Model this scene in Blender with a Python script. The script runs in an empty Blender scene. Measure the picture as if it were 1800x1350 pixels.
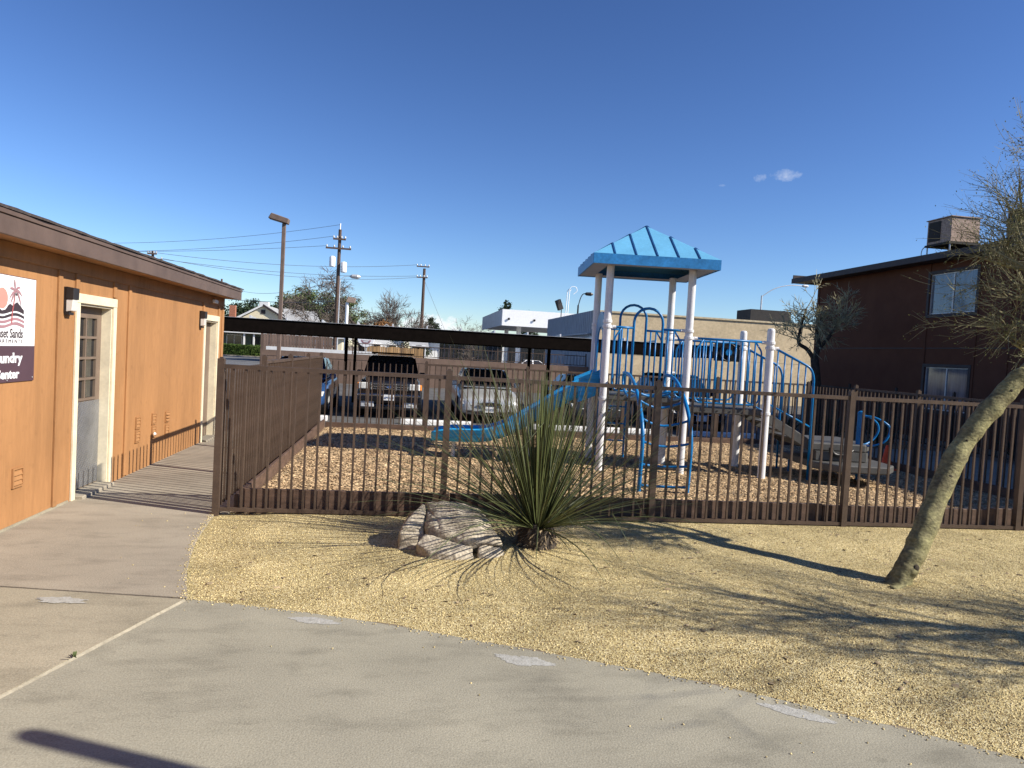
import bpy, bmesh, math, random
import numpy as np
from mathutils import Vector, Matrix, noise as mnoise

R = math.radians
scene = bpy.context.scene
COL = scene.collection
random.seed(7)

# ------------------------------------------------------------------ camera
CAM_YAW, CAM_PITCH, CAM_ROLL = 0.145204, -0.0419044, 0.0562980
cam_d = bpy.data.cameras.new('camera'); cam = bpy.data.objects.new('camera', cam_d); COL.objects.link(cam)
fw = Vector((math.sin(CAM_YAW)*math.cos(CAM_PITCH), math.cos(CAM_YAW)*math.cos(CAM_PITCH), math.sin(CAM_PITCH)))
rt = Vector((math.cos(CAM_YAW), -math.sin(CAM_YAW), 0)); up = rt.cross(fw)
r2 = math.cos(CAM_ROLL)*rt + math.sin(CAM_ROLL)*up
u2 = -math.sin(CAM_ROLL)*rt + math.cos(CAM_ROLL)*up
cam.matrix_world = Matrix(((r2.x, u2.x, -fw.x, 0), (r2.y, u2.y, -fw.y, 0), (r2.z, u2.z, -fw.z, 1.72), (0, 0, 0, 1)))
cam_d.sensor_width = 36; cam_d.lens = 25.16; cam_d.clip_start = 0.05; cam_d.clip_end = 3000
scene.camera = cam

# ------------------------------------------------------------------ light
SUN_EL = R(34.7); SUN_DIR = Vector((0.917*math.cos(SUN_EL), -0.399*math.cos(SUN_EL), math.sin(SUN_EL)))
SUN_AZ = math.atan2(0.917, -0.399)          # clockwise from +Y
sun_d = bpy.data.lights.new('sun', 'SUN'); sun_d.energy = 5.0; sun_d.angle = R(0.53); sun_d.color = (1.0, 0.93, 0.82)
sun = bpy.data.objects.new('sun', sun_d); COL.objects.link(sun)
sun.rotation_euler = (-SUN_DIR).to_track_quat('-Z', 'Y').to_euler(); sun.location = (20, -10, 25)

W = bpy.data.worlds.new('World'); scene.world = W; W.use_nodes = True
nt = W.node_tree; nt.nodes.clear()
def wn(t, **k):
    n = nt.nodes.new(t)
    for a, b in k.items(): setattr(n, a, b)
    return n
sky = wn('ShaderNodeTexSky', sky_type='NISHITA', sun_disc=False)
sky.sun_elevation = SUN_EL; sky.sun_rotation = SUN_AZ; sky.altitude = 100
sky.air_density = 1.0; sky.dust_density = 0.0; sky.ozone_density = 4.0
wbg = wn('ShaderNodeBackground'); wbg.inputs['Strength'].default_value = 0.070
wout = wn('ShaderNodeOutputWorld')
wco = wn('ShaderNodeTexCoord')
def wmath(op, a, b=None, c=None):
    n = wn('ShaderNodeMath', operation=op)
    for i, v in enumerate((a, b, c)):
        if v is None: continue
        if hasattr(v, 'links'): nt.links.new(v, n.inputs[i])
        else: n.inputs[i].default_value = v
    return n.outputs[0]
# thin fair-weather clouds: each a soft patch of noise at its own place in the sky
cn = wn('ShaderNodeTexNoise'); cn.inputs['Scale'].default_value = 95; cn.inputs['Detail'].default_value = 8; cn.inputs['Roughness'].default_value = .62
nt.links.new(wco.outputs['Generated'], cn.inputs['Vector'])
total = None
for d, sx, sz, amt in (((.458, .855, .244), .021, .0085, .30), ((.432, .869, .2415), .010, .006, .24), ((.391, .890, .233), .006, .002, .1),
                       ((.030, .999, .030), .050, .022, 1.5), ((-.030, .999, .018), .06, .016, 1.3), ((-.075, .997, .02), .05, .014, 1.0), ((.25, .968, .012), .2, .014, .6), ((.9, .43, .05), .3, .03, .8), ((-.8, .6, .04), .3, .03, .8)):
    dv = Vector(d).normalized(); rv = Vector((dv.y, -dv.x, 0)).normalized(); uv = rv.cross(dv)
    q = []
    for ax, s in ((rv, sx), (uv, sz)):
        vs = wn('ShaderNodeVectorMath', operation='DOT_PRODUCT'); nt.links.new(wco.outputs['Generated'], vs.inputs[0]); vs.inputs[1].default_value = ax
        t = wmath('DIVIDE', wmath('SUBTRACT', vs.outputs['Value'], ax.dot(dv)), s); q.append(wmath('MULTIPLY', t, t))
    fr = wn('ShaderNodeVectorMath', operation='DOT_PRODUCT'); nt.links.new(wco.outputs['Generated'], fr.inputs[0]); fr.inputs[1].default_value = dv
    front = wmath('GREATER_THAN', fr.outputs['Value'], 0)
    m = wmath('MULTIPLY', wmath('MAXIMUM', wmath('SUBTRACT', 1, wmath('ADD', q[0], q[1])), 0), front)
    e = wmath('MULTIPLY', wmath('MAXIMUM', wmath('SUBTRACT', wmath('ADD', cn.outputs['Fac'], wmath('MULTIPLY', m, .32)), .58), 0), wmath('MULTIPLY', wmath('MINIMUM', wmath('MULTIPLY', m, 4), 1), amt*3.2))
    total = e if total is None else wmath('ADD', total, e)
mix = wn('ShaderNodeMix', data_type='RGBA'); nt.links.new(wmath('MINIMUM', total, .92), mix.inputs['Factor'])
tint = wn('ShaderNodeMix', data_type='RGBA', blend_type='MULTIPLY'); tint.inputs['Factor'].default_value = 1; tint.inputs['B'].default_value = (.76, .940, 1.29, 1)   # clear, cold winter air
nt.links.new(sky.outputs[0], tint.inputs['A'])
K_ = .106; MEAN = (.138, .288, .655)
g1 = wn('ShaderNodeMix', data_type='RGBA', blend_type='MULTIPLY'); g1.inputs['Factor'].default_value = 1; g1.inputs['B'].default_value = tuple(K_/c for c in MEAN)+(1,); nt.links.new(tint.outputs['Result'], g1.inputs['A'])
gm = wn('ShaderNodeGamma'); gm.inputs['Gamma'].default_value = 1.38; nt.links.new(g1.outputs['Result'], gm.inputs['Color'])
g2 = wn('ShaderNodeMix', data_type='RGBA', blend_type='MULTIPLY'); g2.inputs['Factor'].default_value = 1; g2.inputs['B'].default_value = tuple(c/K_ for c in MEAN)+(1,); nt.links.new(gm.outputs[0], g2.inputs['A'])
nt.links.new(g2.outputs['Result'], mix.inputs['A']); mix.inputs['B'].default_value = (9.5, 9.8, 10.2, 1)
nt.links.new(mix.outputs['Result'], wbg.inputs['Color']); nt.links.new(wbg.outputs[0], wout.inputs[0])

vs_ = scene.view_settings
scene.display_settings.display_device = 'sRGB'
vs_.view_transform = 'Standard'; vs_.look = 'None'; vs_.gamma = 1.0; vs_.use_curve_mapping = False
vs_.exposure = 0.60

# ------------------------------------------------------------------ materials
MATS = {}
def material(name, col, rough=.6, metal=0.0, var=.12, scale=6.0, bump=0.0, bscale=60.0, spec=.3, detail=4, col2=None, fine=None, trans=0.0, emit=None, stretch=None, island=0.0, objrand=0.0, coat=0.0):
    m = bpy.data.materials.new(name); m.use_nodes = True; MATS[name] = m
    t = m.node_tree; N = t.nodes; L = t.links; b = N['Principled BSDF']
    b.inputs['Roughness'].default_value = rough; b.inputs['Metallic'].default_value = metal
    b.inputs['Specular IOR Level'].default_value = spec
    if coat: b.inputs['Coat Weight'].default_value = coat
    if trans: b.inputs['Transmission Weight'].default_value = trans
    if emit: b.inputs['Emission Color'].default_value = (*emit[:3], 1); b.inputs['Emission Strength'].default_value = emit[3]
    tc = N.new('ShaderNodeTexCoord'); vec = tc.outputs['Object']
    if stretch:
        mp = N.new('ShaderNodeMapping'); mp.inputs['Scale'].default_value = stretch; L.new(vec, mp.inputs['Vector']); vec = mp.outputs[0]
    c2 = col2 or tuple(min(1, c*(1+2*var)) for c in col)
    c1 = col if col2 else tuple(c*(1-var) for c in col)
    n = N.new('ShaderNodeTexNoise'); n.inputs['Scale'].default_value = scale; n.inputs['Detail'].default_value = detail; n.inputs['Roughness'].default_value = .6
    L.new(vec, n.inputs['Vector'])
    rp = N.new('ShaderNodeMapRange'); rp.inputs['From Min'].default_value = .32; rp.inputs['From Max'].default_value = .68; L.new(n.outputs['Fac'], rp.inputs['Value'])
    mx = N.new('ShaderNodeMix'); mx.data_type = 'RGBA'; L.new(rp.outputs[0], mx.inputs['Factor'])
    mx.inputs['A'].default_value = (*c1, 1); mx.inputs['B'].default_value = (*c2, 1); out = mx.outputs['Result']
    if fine:
        n2 = N.new('ShaderNodeTexNoise'); n2.inputs['Scale'].default_value = fine[0]; n2.inputs['Detail'].default_value = 3; L.new(vec, n2.inputs['Vector'])
        r3 = N.new('ShaderNodeMapRange'); r3.inputs['From Min'].default_value = .3; r3.inputs['From Max'].default_value = .7; r3.inputs['To Min'].default_value = 1-fine[1]; r3.inputs['To Max'].default_value = 1+fine[1]; L.new(n2.outputs['Fac'], r3.inputs['Value'])
        m3 = N.new('ShaderNodeMix'); m3.data_type = 'RGBA'; m3.blend_type = 'MULTIPLY'; m3.inputs['Factor'].default_value = 1; L.new(out, m3.inputs['A']); L.new(r3.outputs[0], m3.inputs['B']); out = m3.outputs['Result']
    for amt, src in ((island, 'i'), (objrand, 'o')):
        if amt:
            s = N.new('ShaderNodeNewGeometry').outputs['Random Per Island'] if src == 'i' else N.new('ShaderNodeObjectInfo').outputs['Random']
            r4 = N.new('ShaderNodeMapRange'); r4.inputs['To Min'].default_value = 1-amt; r4.inputs['To Max'].default_value = 1+amt; L.new(s, r4.inputs['Value'])
            m4 = N.new('ShaderNodeMix'); m4.data_type = 'RGBA'; m4.blend_type = 'MULTIPLY'; m4.inputs['Factor'].default_value = 1; L.new(out, m4.inputs['A']); L.new(r4.outputs[0], m4.inputs['B']); out = m4.outputs['Result']
    L.new(out, b.inputs['Base Color'])
    if bump:
        bn = N.new('ShaderNodeTexNoise'); bn.inputs['Scale'].default_value = bscale; bn.inputs['Detail'].default_value = 4; L.new(vec, bn.inputs['Vector'])
        bb = N.new('ShaderNodeBump'); bb.inputs['Strength'].default_value = bump; bb.inputs['Distance'].default_value = .01; L.new(bn.outputs['Fac'], bb.inputs['Height']); L.new(bb.outputs[0], b.inputs['Normal'])
    return m

def cells_material(name, ramp, scale, bump, big=(1.2, .18), rough=.9, stretch=None):
    "loose grains: a colour for each Voronoi cell, rounded by a bump"
    m = bpy.data.materials.new(name); m.use_nodes = True; MATS[name] = m
    t = m.node_tree; N = t.nodes; L = t.links; b = N['Principled BSDF']; b.inputs['Roughness'].default_value = rough; b.inputs['Specular IOR Level'].default_value = .25
    tc = N.new('ShaderNodeTexCoord'); vec = tc.outputs['Object']
    v = N.new('ShaderNodeTexVoronoi'); v.inputs['Scale'].default_value = scale; L.new(vec, v.inputs['Vector'])
    sp = N.new('ShaderNodeSeparateColor'); L.new(v.outputs['Color'], sp.inputs[0])
    cr = N.new('ShaderNodeValToRGB'); el = cr.color_ramp.elements
    el[0].position = ramp[0][0]; el[0].color = (*ramp[0][1], 1); el[1].position = ramp[-1][0]; el[1].color = (*ramp[-1][1], 1)
    for p, c in ramp[1:-1]: e = el.new(p); e.color = (*c, 1)
    L.new(sp.outputs[0], cr.inputs[0])
    n = N.new('ShaderNodeTexNoise'); n.inputs['Scale'].default_value = big[0]; n.inputs['Detail'].default_value = 6; L.new(vec, n.inputs['Vector'])
    r = N.new('ShaderNodeMapRange'); r.inputs['From Min'].default_value = .3; r.inputs['From Max'].default_value = .7; r.inputs['To Min'].default_value = 1-big[1]; r.inputs['To Max'].default_value = 1+big[1]; L.new(n.outputs['Fac'], r.inputs['Value'])
    mx = N.new('ShaderNodeMix'); mx.data_type = 'RGBA'; mx.blend_type = 'MULTIPLY'; mx.inputs['Factor'].default_value = 1; L.new(cr.outputs[0], mx.inputs['A']); L.new(r.outputs[0], mx.inputs['B'])
    L.new(mx.outputs['Result'], b.inputs['Base Color'])
    inv = N.new('ShaderNodeMath'); inv.operation = 'SUBTRACT'; inv.inputs[0].default_value = 1; L.new(v.outputs['Distance'], inv.inputs[1])
    ad = N.new('ShaderNodeMath'); ad.operation = 'ADD'; L.new(inv.outputs[0], ad.inputs[0]); L.new(sp.outputs[1], ad.inputs[1])
    bb = N.new('ShaderNodeBump'); bb.inputs['Strength'].default_value = bump; bb.inputs['Distance'].default_value = .6/scale; L.new(ad.outputs[0], bb.inputs['Height']); L.new(bb.outputs[0], b.inputs['Normal'])
    return m

material('soil', (.20, .16, .11), .95, var=.2, scale=2, bump=.4, bscale=40)
material('asphalt', (.10, .098, .095), .9, var=.18, scale=1.2, bump=.35, bscale=120, fine=(300, .25))
material('asphalt_road', (.13, .13, .13), .9, var=.1, scale=.4)
material('white_paint', (.74, .73, .70), .6, var=.08, scale=8, bump=.1)
material('stucco_orange', (.355, .178, .072), .78, var=.07, scale=1.6, bump=.25, bscale=90, fine=(24, .06), stretch=(1, 1, .22), spec=.3)
material('trim_brown', (.115, .078, .060), .5, var=.12, scale=3, bump=.12, bscale=40)
material('cream', (.70, .62, .45), .6, var=.07, scale=4, bump=.1, fine=(30, .05))
material('door_brown', (.17, .125, .092), .55, var=.08, scale=4)
material('shingle', (.055, .045, .042), .95, var=.25, scale=20, bump=.5, bscale=80)
material('fence_brown', (.080, .055, .040), .48, var=.16, scale=5, bump=.12, bscale=60, fine=(60, .08))
material('fence_board', (.105, .066, .047), .6, var=.2, scale=5, bump=.25, bscale=30, fine=(50, .15), stretch=(1, 1, 3))
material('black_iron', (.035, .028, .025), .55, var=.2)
material('glass_dark', (.018, .020, .022), .06, var=.2, spec=.8)
material('glass_blue', (.060, .075, .105), .10, var=.0, col2=(.15, .17, .21), scale=3, spec=.8, stretch=(1, 4, .35))
material('lamp_black', (.025, .022, .022), .4)
material('lamp_diffuser', (.62, .60, .56), .35, var=.05)
material('sign_white', (.80, .80, .80), .45, var=.02)
material('sign_plum', (.085, .050, .062), .45, var=.04)
material('sign_dark', (.050, .036, .042), .5, var=.03)
material('sign_coral', (.55, .27, .22), .5, var=.03)
material('sign_mauve', (.36, .20, .22), .5, var=.03)
material('sign_red', (.38, .10, .10), .5, var=.03)
material('post_white', (.70, .70, .70), .35, var=.06, scale=4, fine=(40, .05))
material('play_blue', (.008, .150, .38), .32, var=.12, scale=5, fine=(40, .08))
material('roof_blue', (.125, .37, .57), .42, var=.05, scale=3, fine=(25, .05))
material('roof_seam', (.012, .06, .17), .5, var=.2)
material('roof_fascia', (.030, .20, .46), .45, var=.12, scale=6, fine=(30, .14))
material('slide_blue', (.026, .31, .62), .36, var=.18, scale=3, fine=(14, .18), stretch=(1, 6, 6))
material('deck_grey', (.078, .077, .073), .6, var=.12, scale=6, bump=.2, bscale=50)
material('black_plastic', (.012, .012, .013), .4)
material('rust_brown', (.10, .055, .035), .7, var=.3, scale=20)
material('trunk_green', (.135, .115, .060), .8, var=.0, col2=(.30, .275, .125), scale=4.5, detail=9, bump=.8, bscale=34, fine=(30, .38), stretch=(1, 1, 1.6))
material('knot', (.055, .045, .03), .9)
material('twig_green', (.19, .172, .092), .8, var=.3, scale=6, island=.3)
material('twig_pale', (.30, .275, .165), .85, var=.3, scale=6, island=.3)
material('bark_dark', (.050, .040, .032), .95, var=.3, scale=8, bump=.6, bscale=30)
material('bark_grey', (.135, .110, .090), .95, var=.3, scale=8)
material('leaf_blade', (.082, .098, .036), .5, var=.22, scale=3, objrand=.38, island=.35, spec=.4)
material('dry_leaf', (.25, .19, .115), .9, var=.3, scale=20, island=.5)
material('rock', (.235, .195, .14), .92, var=.0, col2=(.47, .415, .325), scale=7, detail=9, bump=.9, bscale=40, fine=(60, .40))
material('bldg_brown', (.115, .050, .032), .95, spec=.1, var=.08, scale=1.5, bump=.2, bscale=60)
material('bldg_trim', (.045, .035, .036), .6)
material('tan_block', (.55, .44, .28), .9, var=.08, scale=1.2, bump=.2, bscale=30, fine=(9, .12))
material('tan_trim', (.52, .43, .28), .8)
material('grey_metal', (.30, .33, .38), .6, var=.08, scale=2)
material('metal_white', (.90, .90, .89), .5, var=.03)
material('beam_dark', (.007, .005, .004), .95, var=.2, spec=.05)
material('wall_brown', (.175, .118, .088), .8, var=.12, scale=3, objrand=.10, bump=.2, bscale=30)
material('wood_tan', (.36, .22, .10), .85, var=.2, scale=4, objrand=.3)
material('wood_brown', (.155, .105, .080), .9, var=.2, scale=4, objrand=.25)
material('roof_grey', (.34, .34, .335), .9, var=.22, scale=9, detail=6)
material('house_cream', (.70, .62, .44), .8, var=.05)
material('house_white', (.72, .72, .70), .8, var=.05)
material('house_green', (.10, .13, .11), .8)
material('brick', (.34, .14, .085), .9, var=.2, scale=8)
material('hedge', (.065, .105, .020), .9, var=.35, scale=10, island=.5)
material('leaf_mid', (.085, .110, .038), .8, var=.3, island=.5)
material('leaf_dark', (.026, .042, .018), .85, var=.3, island=.5)
material('leaf_rust', (.24, .12, .045), .9, var=.3, island=.5)
material('leaf_palo', (.15, .155, .055), .8, var=.3, island=.5)
material('pole_wood', (.095, .062, .047), .9, var=.25, scale=12)
material('pole_brown', (.170, .120, .095), .6, var=.1)
material('wire', (.09, .09, .10), .6)
material('galv', (.50, .51, .52), .45, metal=.3, var=.1)
material('orange_cone', (.75, .085, .02), .5)
material('paint_black', (.010, .011, .016), .18, var=.05, coat=.6)
material('paint_silver', (.52, .53, .52), .3, metal=.35, var=.03, coat=.5)
material('paint_blue', (.030, .085, .23), .2, metal=.2, coat=.6)
material('paint_grey', (.045, .048, .052), .25, metal=.2, coat=.5)
material('paint_white', (.72, .72, .72), .3, coat=.4)
material('chrome', (.62, .64, .66), .15, metal=1.0, var=.02)
material('rubber', (.018, .018, .018), .8)
material('lens', (.62, .62, .58), .12, var=.15, scale=25, spec=.8)
material('amber', (.72, .22, .02), .25)
material('plate', (.72, .72, .70), .5)
material('cooler_tan', (.30, .215, .165), .75, var=.0, col2=(.40, .30, .24), scale=6, fine=(20, .3))
material('cooler_dark', (.035, .032, .030), .8)
material('agave', (.04, .06, .045), .7, var=.2)
material('cloth_red', (.45, .02, .02), .7)
material('red_paint', (.5, .03, .03), .5)

# diamond plate: raised lozenges over dull metal
t = MATS['stucco_orange'].node_tree; N = t.nodes; bs = N['Principled BSDF']; src = bs.inputs['Base Color'].links[0].from_socket
tc = N.new('ShaderNodeTexCoord'); 
for scl, sc, lo, hi, dark in (((1, 5, .35), 1.0, .50, .74, .84), ((1, 1, 1), 1.1, .5, .7, .93), ((1, 26, .8), 1.0, .58, .76, .90), ((1, 1, 1), 9.0, .60, .72, .88)):
    mp = N.new('ShaderNodeMapping'); mp.inputs['Scale'].default_value = scl; t.links.new(tc.outputs['Object'], mp.inputs['Vector'])
    n = N.new('ShaderNodeTexNoise'); n.inputs['Scale'].default_value = sc; n.inputs['Detail'].default_value = 6; t.links.new(mp.outputs[0], n.inputs['Vector'])
    r = N.new('ShaderNodeMapRange'); r.inputs['From Min'].default_value = lo; r.inputs['From Max'].default_value = hi; r.inputs['To Min'].default_value = 1; r.inputs['To Max'].default_value = dark; t.links.new(n.outputs['Fac'], r.inputs['Value'])
    mx = N.new('ShaderNodeMix'); mx.data_type = 'RGBA'; mx.blend_type = 'MULTIPLY'; mx.inputs['Factor'].default_value = 1; t.links.new(src, mx.inputs['A']); t.links.new(r.outputs[0], mx.inputs['B']); src = mx.outputs['Result']
t.links.new(src, bs.inputs['Base Color'])
dp = material('diamond_plate', (.33, .34, .36), .38, metal=.75, var=.1)
t = dp.node_tree; tc = t.nodes.new('ShaderNodeTexCoord'); bs = t.nodes['Principled BSDF']; hs_ = []
for ang in (45, -45):
    mp = t.nodes.new('ShaderNodeMapping'); mp.inputs['Rotation'].default_value = (R(ang), 0, 0); t.links.new(tc.outputs['Object'], mp.inputs['Vector'])
    vv = t.nodes.new('ShaderNodeTexVoronoi'); vv.inputs['Scale'].default_value = 1; vv.inputs['Randomness'].default_value = 0
    m2 = t.nodes.new('ShaderNodeMapping'); m2.inputs['Scale'].default_value = (0, 22 if ang > 0 else 44, 44 if ang > 0 else 22); t.links.new(mp.outputs[0], m2.inputs['Vector']); t.links.new(m2.outputs[0], vv.inputs['Vector']); hs_.append(vv.outputs['Distance'])
mn = t.nodes.new('ShaderNodeMath'); mn.operation = 'MINIMUM'; t.links.new(hs_[0], mn.inputs[0]); t.links.new(hs_[1], mn.inputs[1])
mr = t.nodes.new('ShaderNodeMapRange'); mr.inputs['From Min'].default_value = .15; mr.inputs['From Max'].default_value = .35; mr.inputs['To Min'].default_value = 1; mr.inputs['To Max'].default_value = 0; t.links.new(mn.outputs[0], mr.inputs['Value'])
bb = t.nodes.new('ShaderNodeBump'); bb.inputs['Strength'].default_value = 1; bb.inputs['Distance'].default_value = .006; t.links.new(mr.outputs[0], bb.inputs['Height']); t.links.new(bb.outputs[0], bs.inputs['Normal'])

def concrete(name, a, b, seed):
    m = material(name, a, .88, col2=b, scale=.9, detail=8, bump=.3, bscale=110, fine=(95, .17), spec=.25)
    t = m.node_tree; N = t.nodes; L = t.links; bs = N['Principled BSDF']; src = bs.inputs['Base Color'].links[0].from_socket
    tc = N.new('ShaderNodeTexCoord'); mp = N.new('ShaderNodeMapping'); mp.inputs['Location'].default_value = (seed, seed*2.3, 0); mp.inputs['Scale'].default_value = (1.0, 2.2, 1); L.new(tc.outputs['Object'], mp.inputs['Vector'])
    for sc, lo, hi, dark in ((2.2, .50, .68, .82), (.55, .45, .62, .88), (7.5, .63, .72, .78), (26, .55, .75, .90)):
        n = N.new('ShaderNodeTexNoise'); n.inputs['Scale'].default_value = sc; n.inputs['Detail'].default_value = 7; n.inputs['Roughness'].default_value = .62; L.new(mp.outputs[0], n.inputs['Vector'])
        r = N.new('ShaderNodeMapRange'); r.inputs['From Min'].default_value = lo; r.inputs['From Max'].default_value = hi; r.inputs['To Min'].default_value = 1; r.inputs['To Max'].default_value = dark; L.new(n.outputs['Fac'], r.inputs['Value'])
        mx = N.new('ShaderNodeMix'); mx.data_type = 'RGBA'; mx.blend_type = 'MULTIPLY'; mx.inputs['Factor'].default_value = 1; L.new(src, mx.inputs['A']); L.new(r.outputs[0], mx.inputs['B']); src = mx.outputs['Result']
    # small dark specks and drips
    v = N.new('ShaderNodeTexVoronoi'); v.inputs['Scale'].default_value = 3.1; L.new(mp.outputs[0], v.inputs['Vector'])
    r = N.new('ShaderNodeMapRange'); r.inputs['From Min'].default_value = .02; r.inputs['From Max'].default_value = .05; r.inputs['To Min'].default_value = .72; r.inputs['To Max'].default_value = 1; L.new(v.outputs['Distance'], r.inputs['Value'])
    mx = N.new('ShaderNodeMix'); mx.data_type = 'RGBA'; mx.blend_type = 'MULTIPLY'; mx.inputs['Factor'].default_value = 1; L.new(src, mx.inputs['A']); L.new(r.outputs[0], mx.inputs['B']); L.new(mx.outputs['Result'], bs.inputs['Base Color'])
    return m
concrete('concrete_grey', (.285, .267, .208), (.366, .342, .262), 3.1)
concrete('concrete_tan', (.295, .266, .196), (.378, .336, .246), 11.7)
concrete('concrete_walk', (.31, .274, .214), (.37, .325, .252), 23.3)
material('mortar', (.31, .275, .205), .95, var=.15, scale=20, bump=.6, bscale=60)
material('patch', (.315, .308, .272), .9, var=.0, col2=(.44, .435, .40), scale=24, bump=.4, bscale=80)
cells_material('gravel', [(0, (.10, .065, .028)), (.14, (.25, .17, .075)), (.38, (.46, .365, .165)), (.72, (.59, .485, .238)), (1, (.78, .69, .43))], 135, 1.0, (1.5, .26))
cells_material('chips', [(0, (.05, .03, .02)), (.25, (.20, .12, .06)), (.55, (.40, .27, .15)), (.85, (.58, .43, .26)), (1, (.70, .58, .40))], 34, 1.0, (1.0, .12))
material('pebble', (.45, .360, .165), .85, var=.0, col2=(.61, .50, .262), scale=3, island=.42, spec=.3)
material('chip', (.33, .22, .12), .85, var=.0, col2=(.52, .38, .22), scale=3, island=.6, spec=.3)

# ------------------------------------------------------------------ mesh helpers
class MB:
    def __init__(s): s.v = []; s.f = []
    def add(s, vs, fs):
        o = len(s.v); s.v += [tuple(v) for v in vs]; s.f += [tuple(i+o for i in f) for f in fs]; return s
    def box(s, a, b):
        (x0, y0, z0), (x1, y1, z1) = a, b
        return s.add([(x0,y0,z0),(x1,y0,z0),(x1,y1,z0),(x0,y1,z0),(x0,y0,z1),(x1,y0,z1),(x1,y1,z1),(x0,y1,z1)],
                     [(0,3,2,1),(4,5,6,7),(0,1,5,4),(1,2,6,5),(2,3,7,6),(3,0,4,7)])
    def prism(s, poly, z0, z1):
        n = len(poly)
        return s.add([(x,y,z0) for x,y in poly]+[(x,y,z1) for x,y in poly], [tuple(range(n))[::-1], tuple(range(n,2*n))]+[(i,(i+1)%n,n+(i+1)%n,n+i) for i in range(n)])
    def extr(s, poly, axis, a, b):
        "extrude a 2D polygon along x or y; poly in the other two axes"
        n = len(poly); mk = (lambda p, t: (t, p[0], p[1])) if axis == 'x' else (lambda p, t: (p[0], t, p[1]))
        return s.add([mk(p,a) for p in poly]+[mk(p,b) for p in poly], [tuple(range(n))[::-1], tuple(range(n,2*n))]+[(i,(i+1)%n,n+(i+1)%n,n+i) for i in range(n)])
    def tube(s, pts, rad, n=8, cap=True, closed=False):
        pts = [Vector(p) for p in pts]; m = len(pts)
        if not hasattr(rad, '__len__'): rad = [rad]*m
        vs = []; ref = None
        for i, p in enumerate(pts):
            if closed: d = pts[(i+1)%m]-pts[i-1]
            else: d = pts[min(i+1,m-1)]-pts[max(i-1,0)]
            d = d.normalized() if d.length > 1e-9 else Vector((0,0,1))
            if ref is None:
                ref = Vector((0,0,1)) if abs(d.z) < .9 else Vector((1,0,0))
            x = d.cross(ref); x = x.normalized() if x.length > 1e-6 else d.orthogonal().normalized()
            y = d.cross(x).normalized(); ref = -y if False else x.cross(d)
            for k in range(n):
                a = 2*math.pi*k/n; vs.append(p + rad[i]*(math.cos(a)*x + math.sin(a)*y))
        fs = []
        for i in range(m if closed else m-1):
            j = (i+1) % m
            for k in range(n): fs.append((i*n+k, i*n+(k+1)%n, j*n+(k+1)%n, j*n+k))
        if cap and not closed: fs += [tuple(range(n))[::-1], tuple(range((m-1)*n, m*n))]
        return s.add(vs, fs)
    def bar(s, a, b, w, h=None):
        "square bar between two points"
        h = h or w; a = Vector(a); b = Vector(b); d = (b-a).normalized(); ref = Vector((0,0,1)) if abs(d.z) < .95 else Vector((0,1,0))
        x = d.cross(ref).normalized()*w/2; y = d.cross(x).normalized()*h/2
        vs = [p+i*x+j*y for p in (a,b) for i, j in ((-1,-1),(1,-1),(1,1),(-1,1))]
        return s.add(vs, [(0,1,2,3)[::-1],(4,5,6,7),(0,1,5,4),(1,2,6,5),(2,3,7,6),(3,0,4,7)])
    def lathe(s, prof, n=24, c=(0,0,0), axis='z'):
        vs = []
        for r, h in prof:
            for k in range(n):
                a = 2*math.pi*k/n; p = (r*math.cos(a), r*math.sin(a), h)
                if axis == 'x': p = (p[2], p[0], p[1])
                if axis == 'y': p = (p[0], p[2], p[1])
                vs.append((p[0]+c[0], p[1]+c[1], p[2]+c[2]))
        m = len(prof); fs = [(i*n+k, i*n+(k+1)%n, (i+1)*n+(k+1)%n, (i+1)*n+k) for i in range(m-1) for k in range(n)]
        fs += [tuple(range(n))[::-1], tuple(range((m-1)*n, m*n))]
        return s.add(vs, fs)
    def mesh(s, name):
        me = bpy.data.meshes.new(name); me.from_pydata(s.v, [], s.f); me.update(); return me
    def build(s, name, mat, parent=None, smooth=False, off=None, bevel=0, sub=0):
        if off is not None: s.v = [(x-off[0], y-off[1], z-off[2]) for x, y, z in s.v]
        me = s.mesh(name); bm = bmesh.new(); bm.from_mesh(me); bmesh.ops.recalc_face_normals(bm, faces=bm.faces)
        if bevel: bmesh.ops.bevel(bm, geom=list(bm.edges), offset=bevel, segments=1, affect='EDGES', clamp_overlap=True)
        bm.to_mesh(me); bm.free()
        return link(name, me, mat, parent, smooth, sub)
def link(name, me, mat, parent=None, smooth=False, sub=0):
    if mat is not None:
        me.materials.clear(); me.materials.append(MATS[mat] if isinstance(mat, str) else mat)
    if smooth:
        for p in me.polygons: p.use_smooth = True
        if smooth == 'auto':
            try: me.set_sharp_from_angle(angle=R(35))
            except Exception: pass
    o = bpy.data.objects.new(name, me); COL.objects.link(o)
    if parent: o.parent = parent
    if sub: md = o.modifiers.new('subdivision', 'SUBSURF'); md.levels = sub; md.render_levels = sub
    return o
def tag(o, label=None, cat=None, group=None, kind=None):
    for k, v in (('label', label), ('category', cat), ('group', group), ('kind', kind)):
        if v: o[k] = v
    return o
def thing(name, loc, label, cat, group=None, rz=0):
    o = bpy.data.objects.new(name, None); COL.objects.link(o); o.location = loc; o.rotation_euler = (0, 0, rz); o.empty_display_size = .1
    return tag(o, label, cat, group)
def struct(o): o['kind'] = 'structure'; return o
def stuff(o, label=None, cat=None): return tag(o, label, cat, kind='stuff')
def inst(name, me, parent, loc=(0,0,0), rot=(0,0,0), scale=(1,1,1)):
    o = bpy.data.objects.new(name, me); COL.objects.link(o); o.parent = parent; o.location = loc; o.rotation_euler = rot; o.scale = scale; return o
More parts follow.
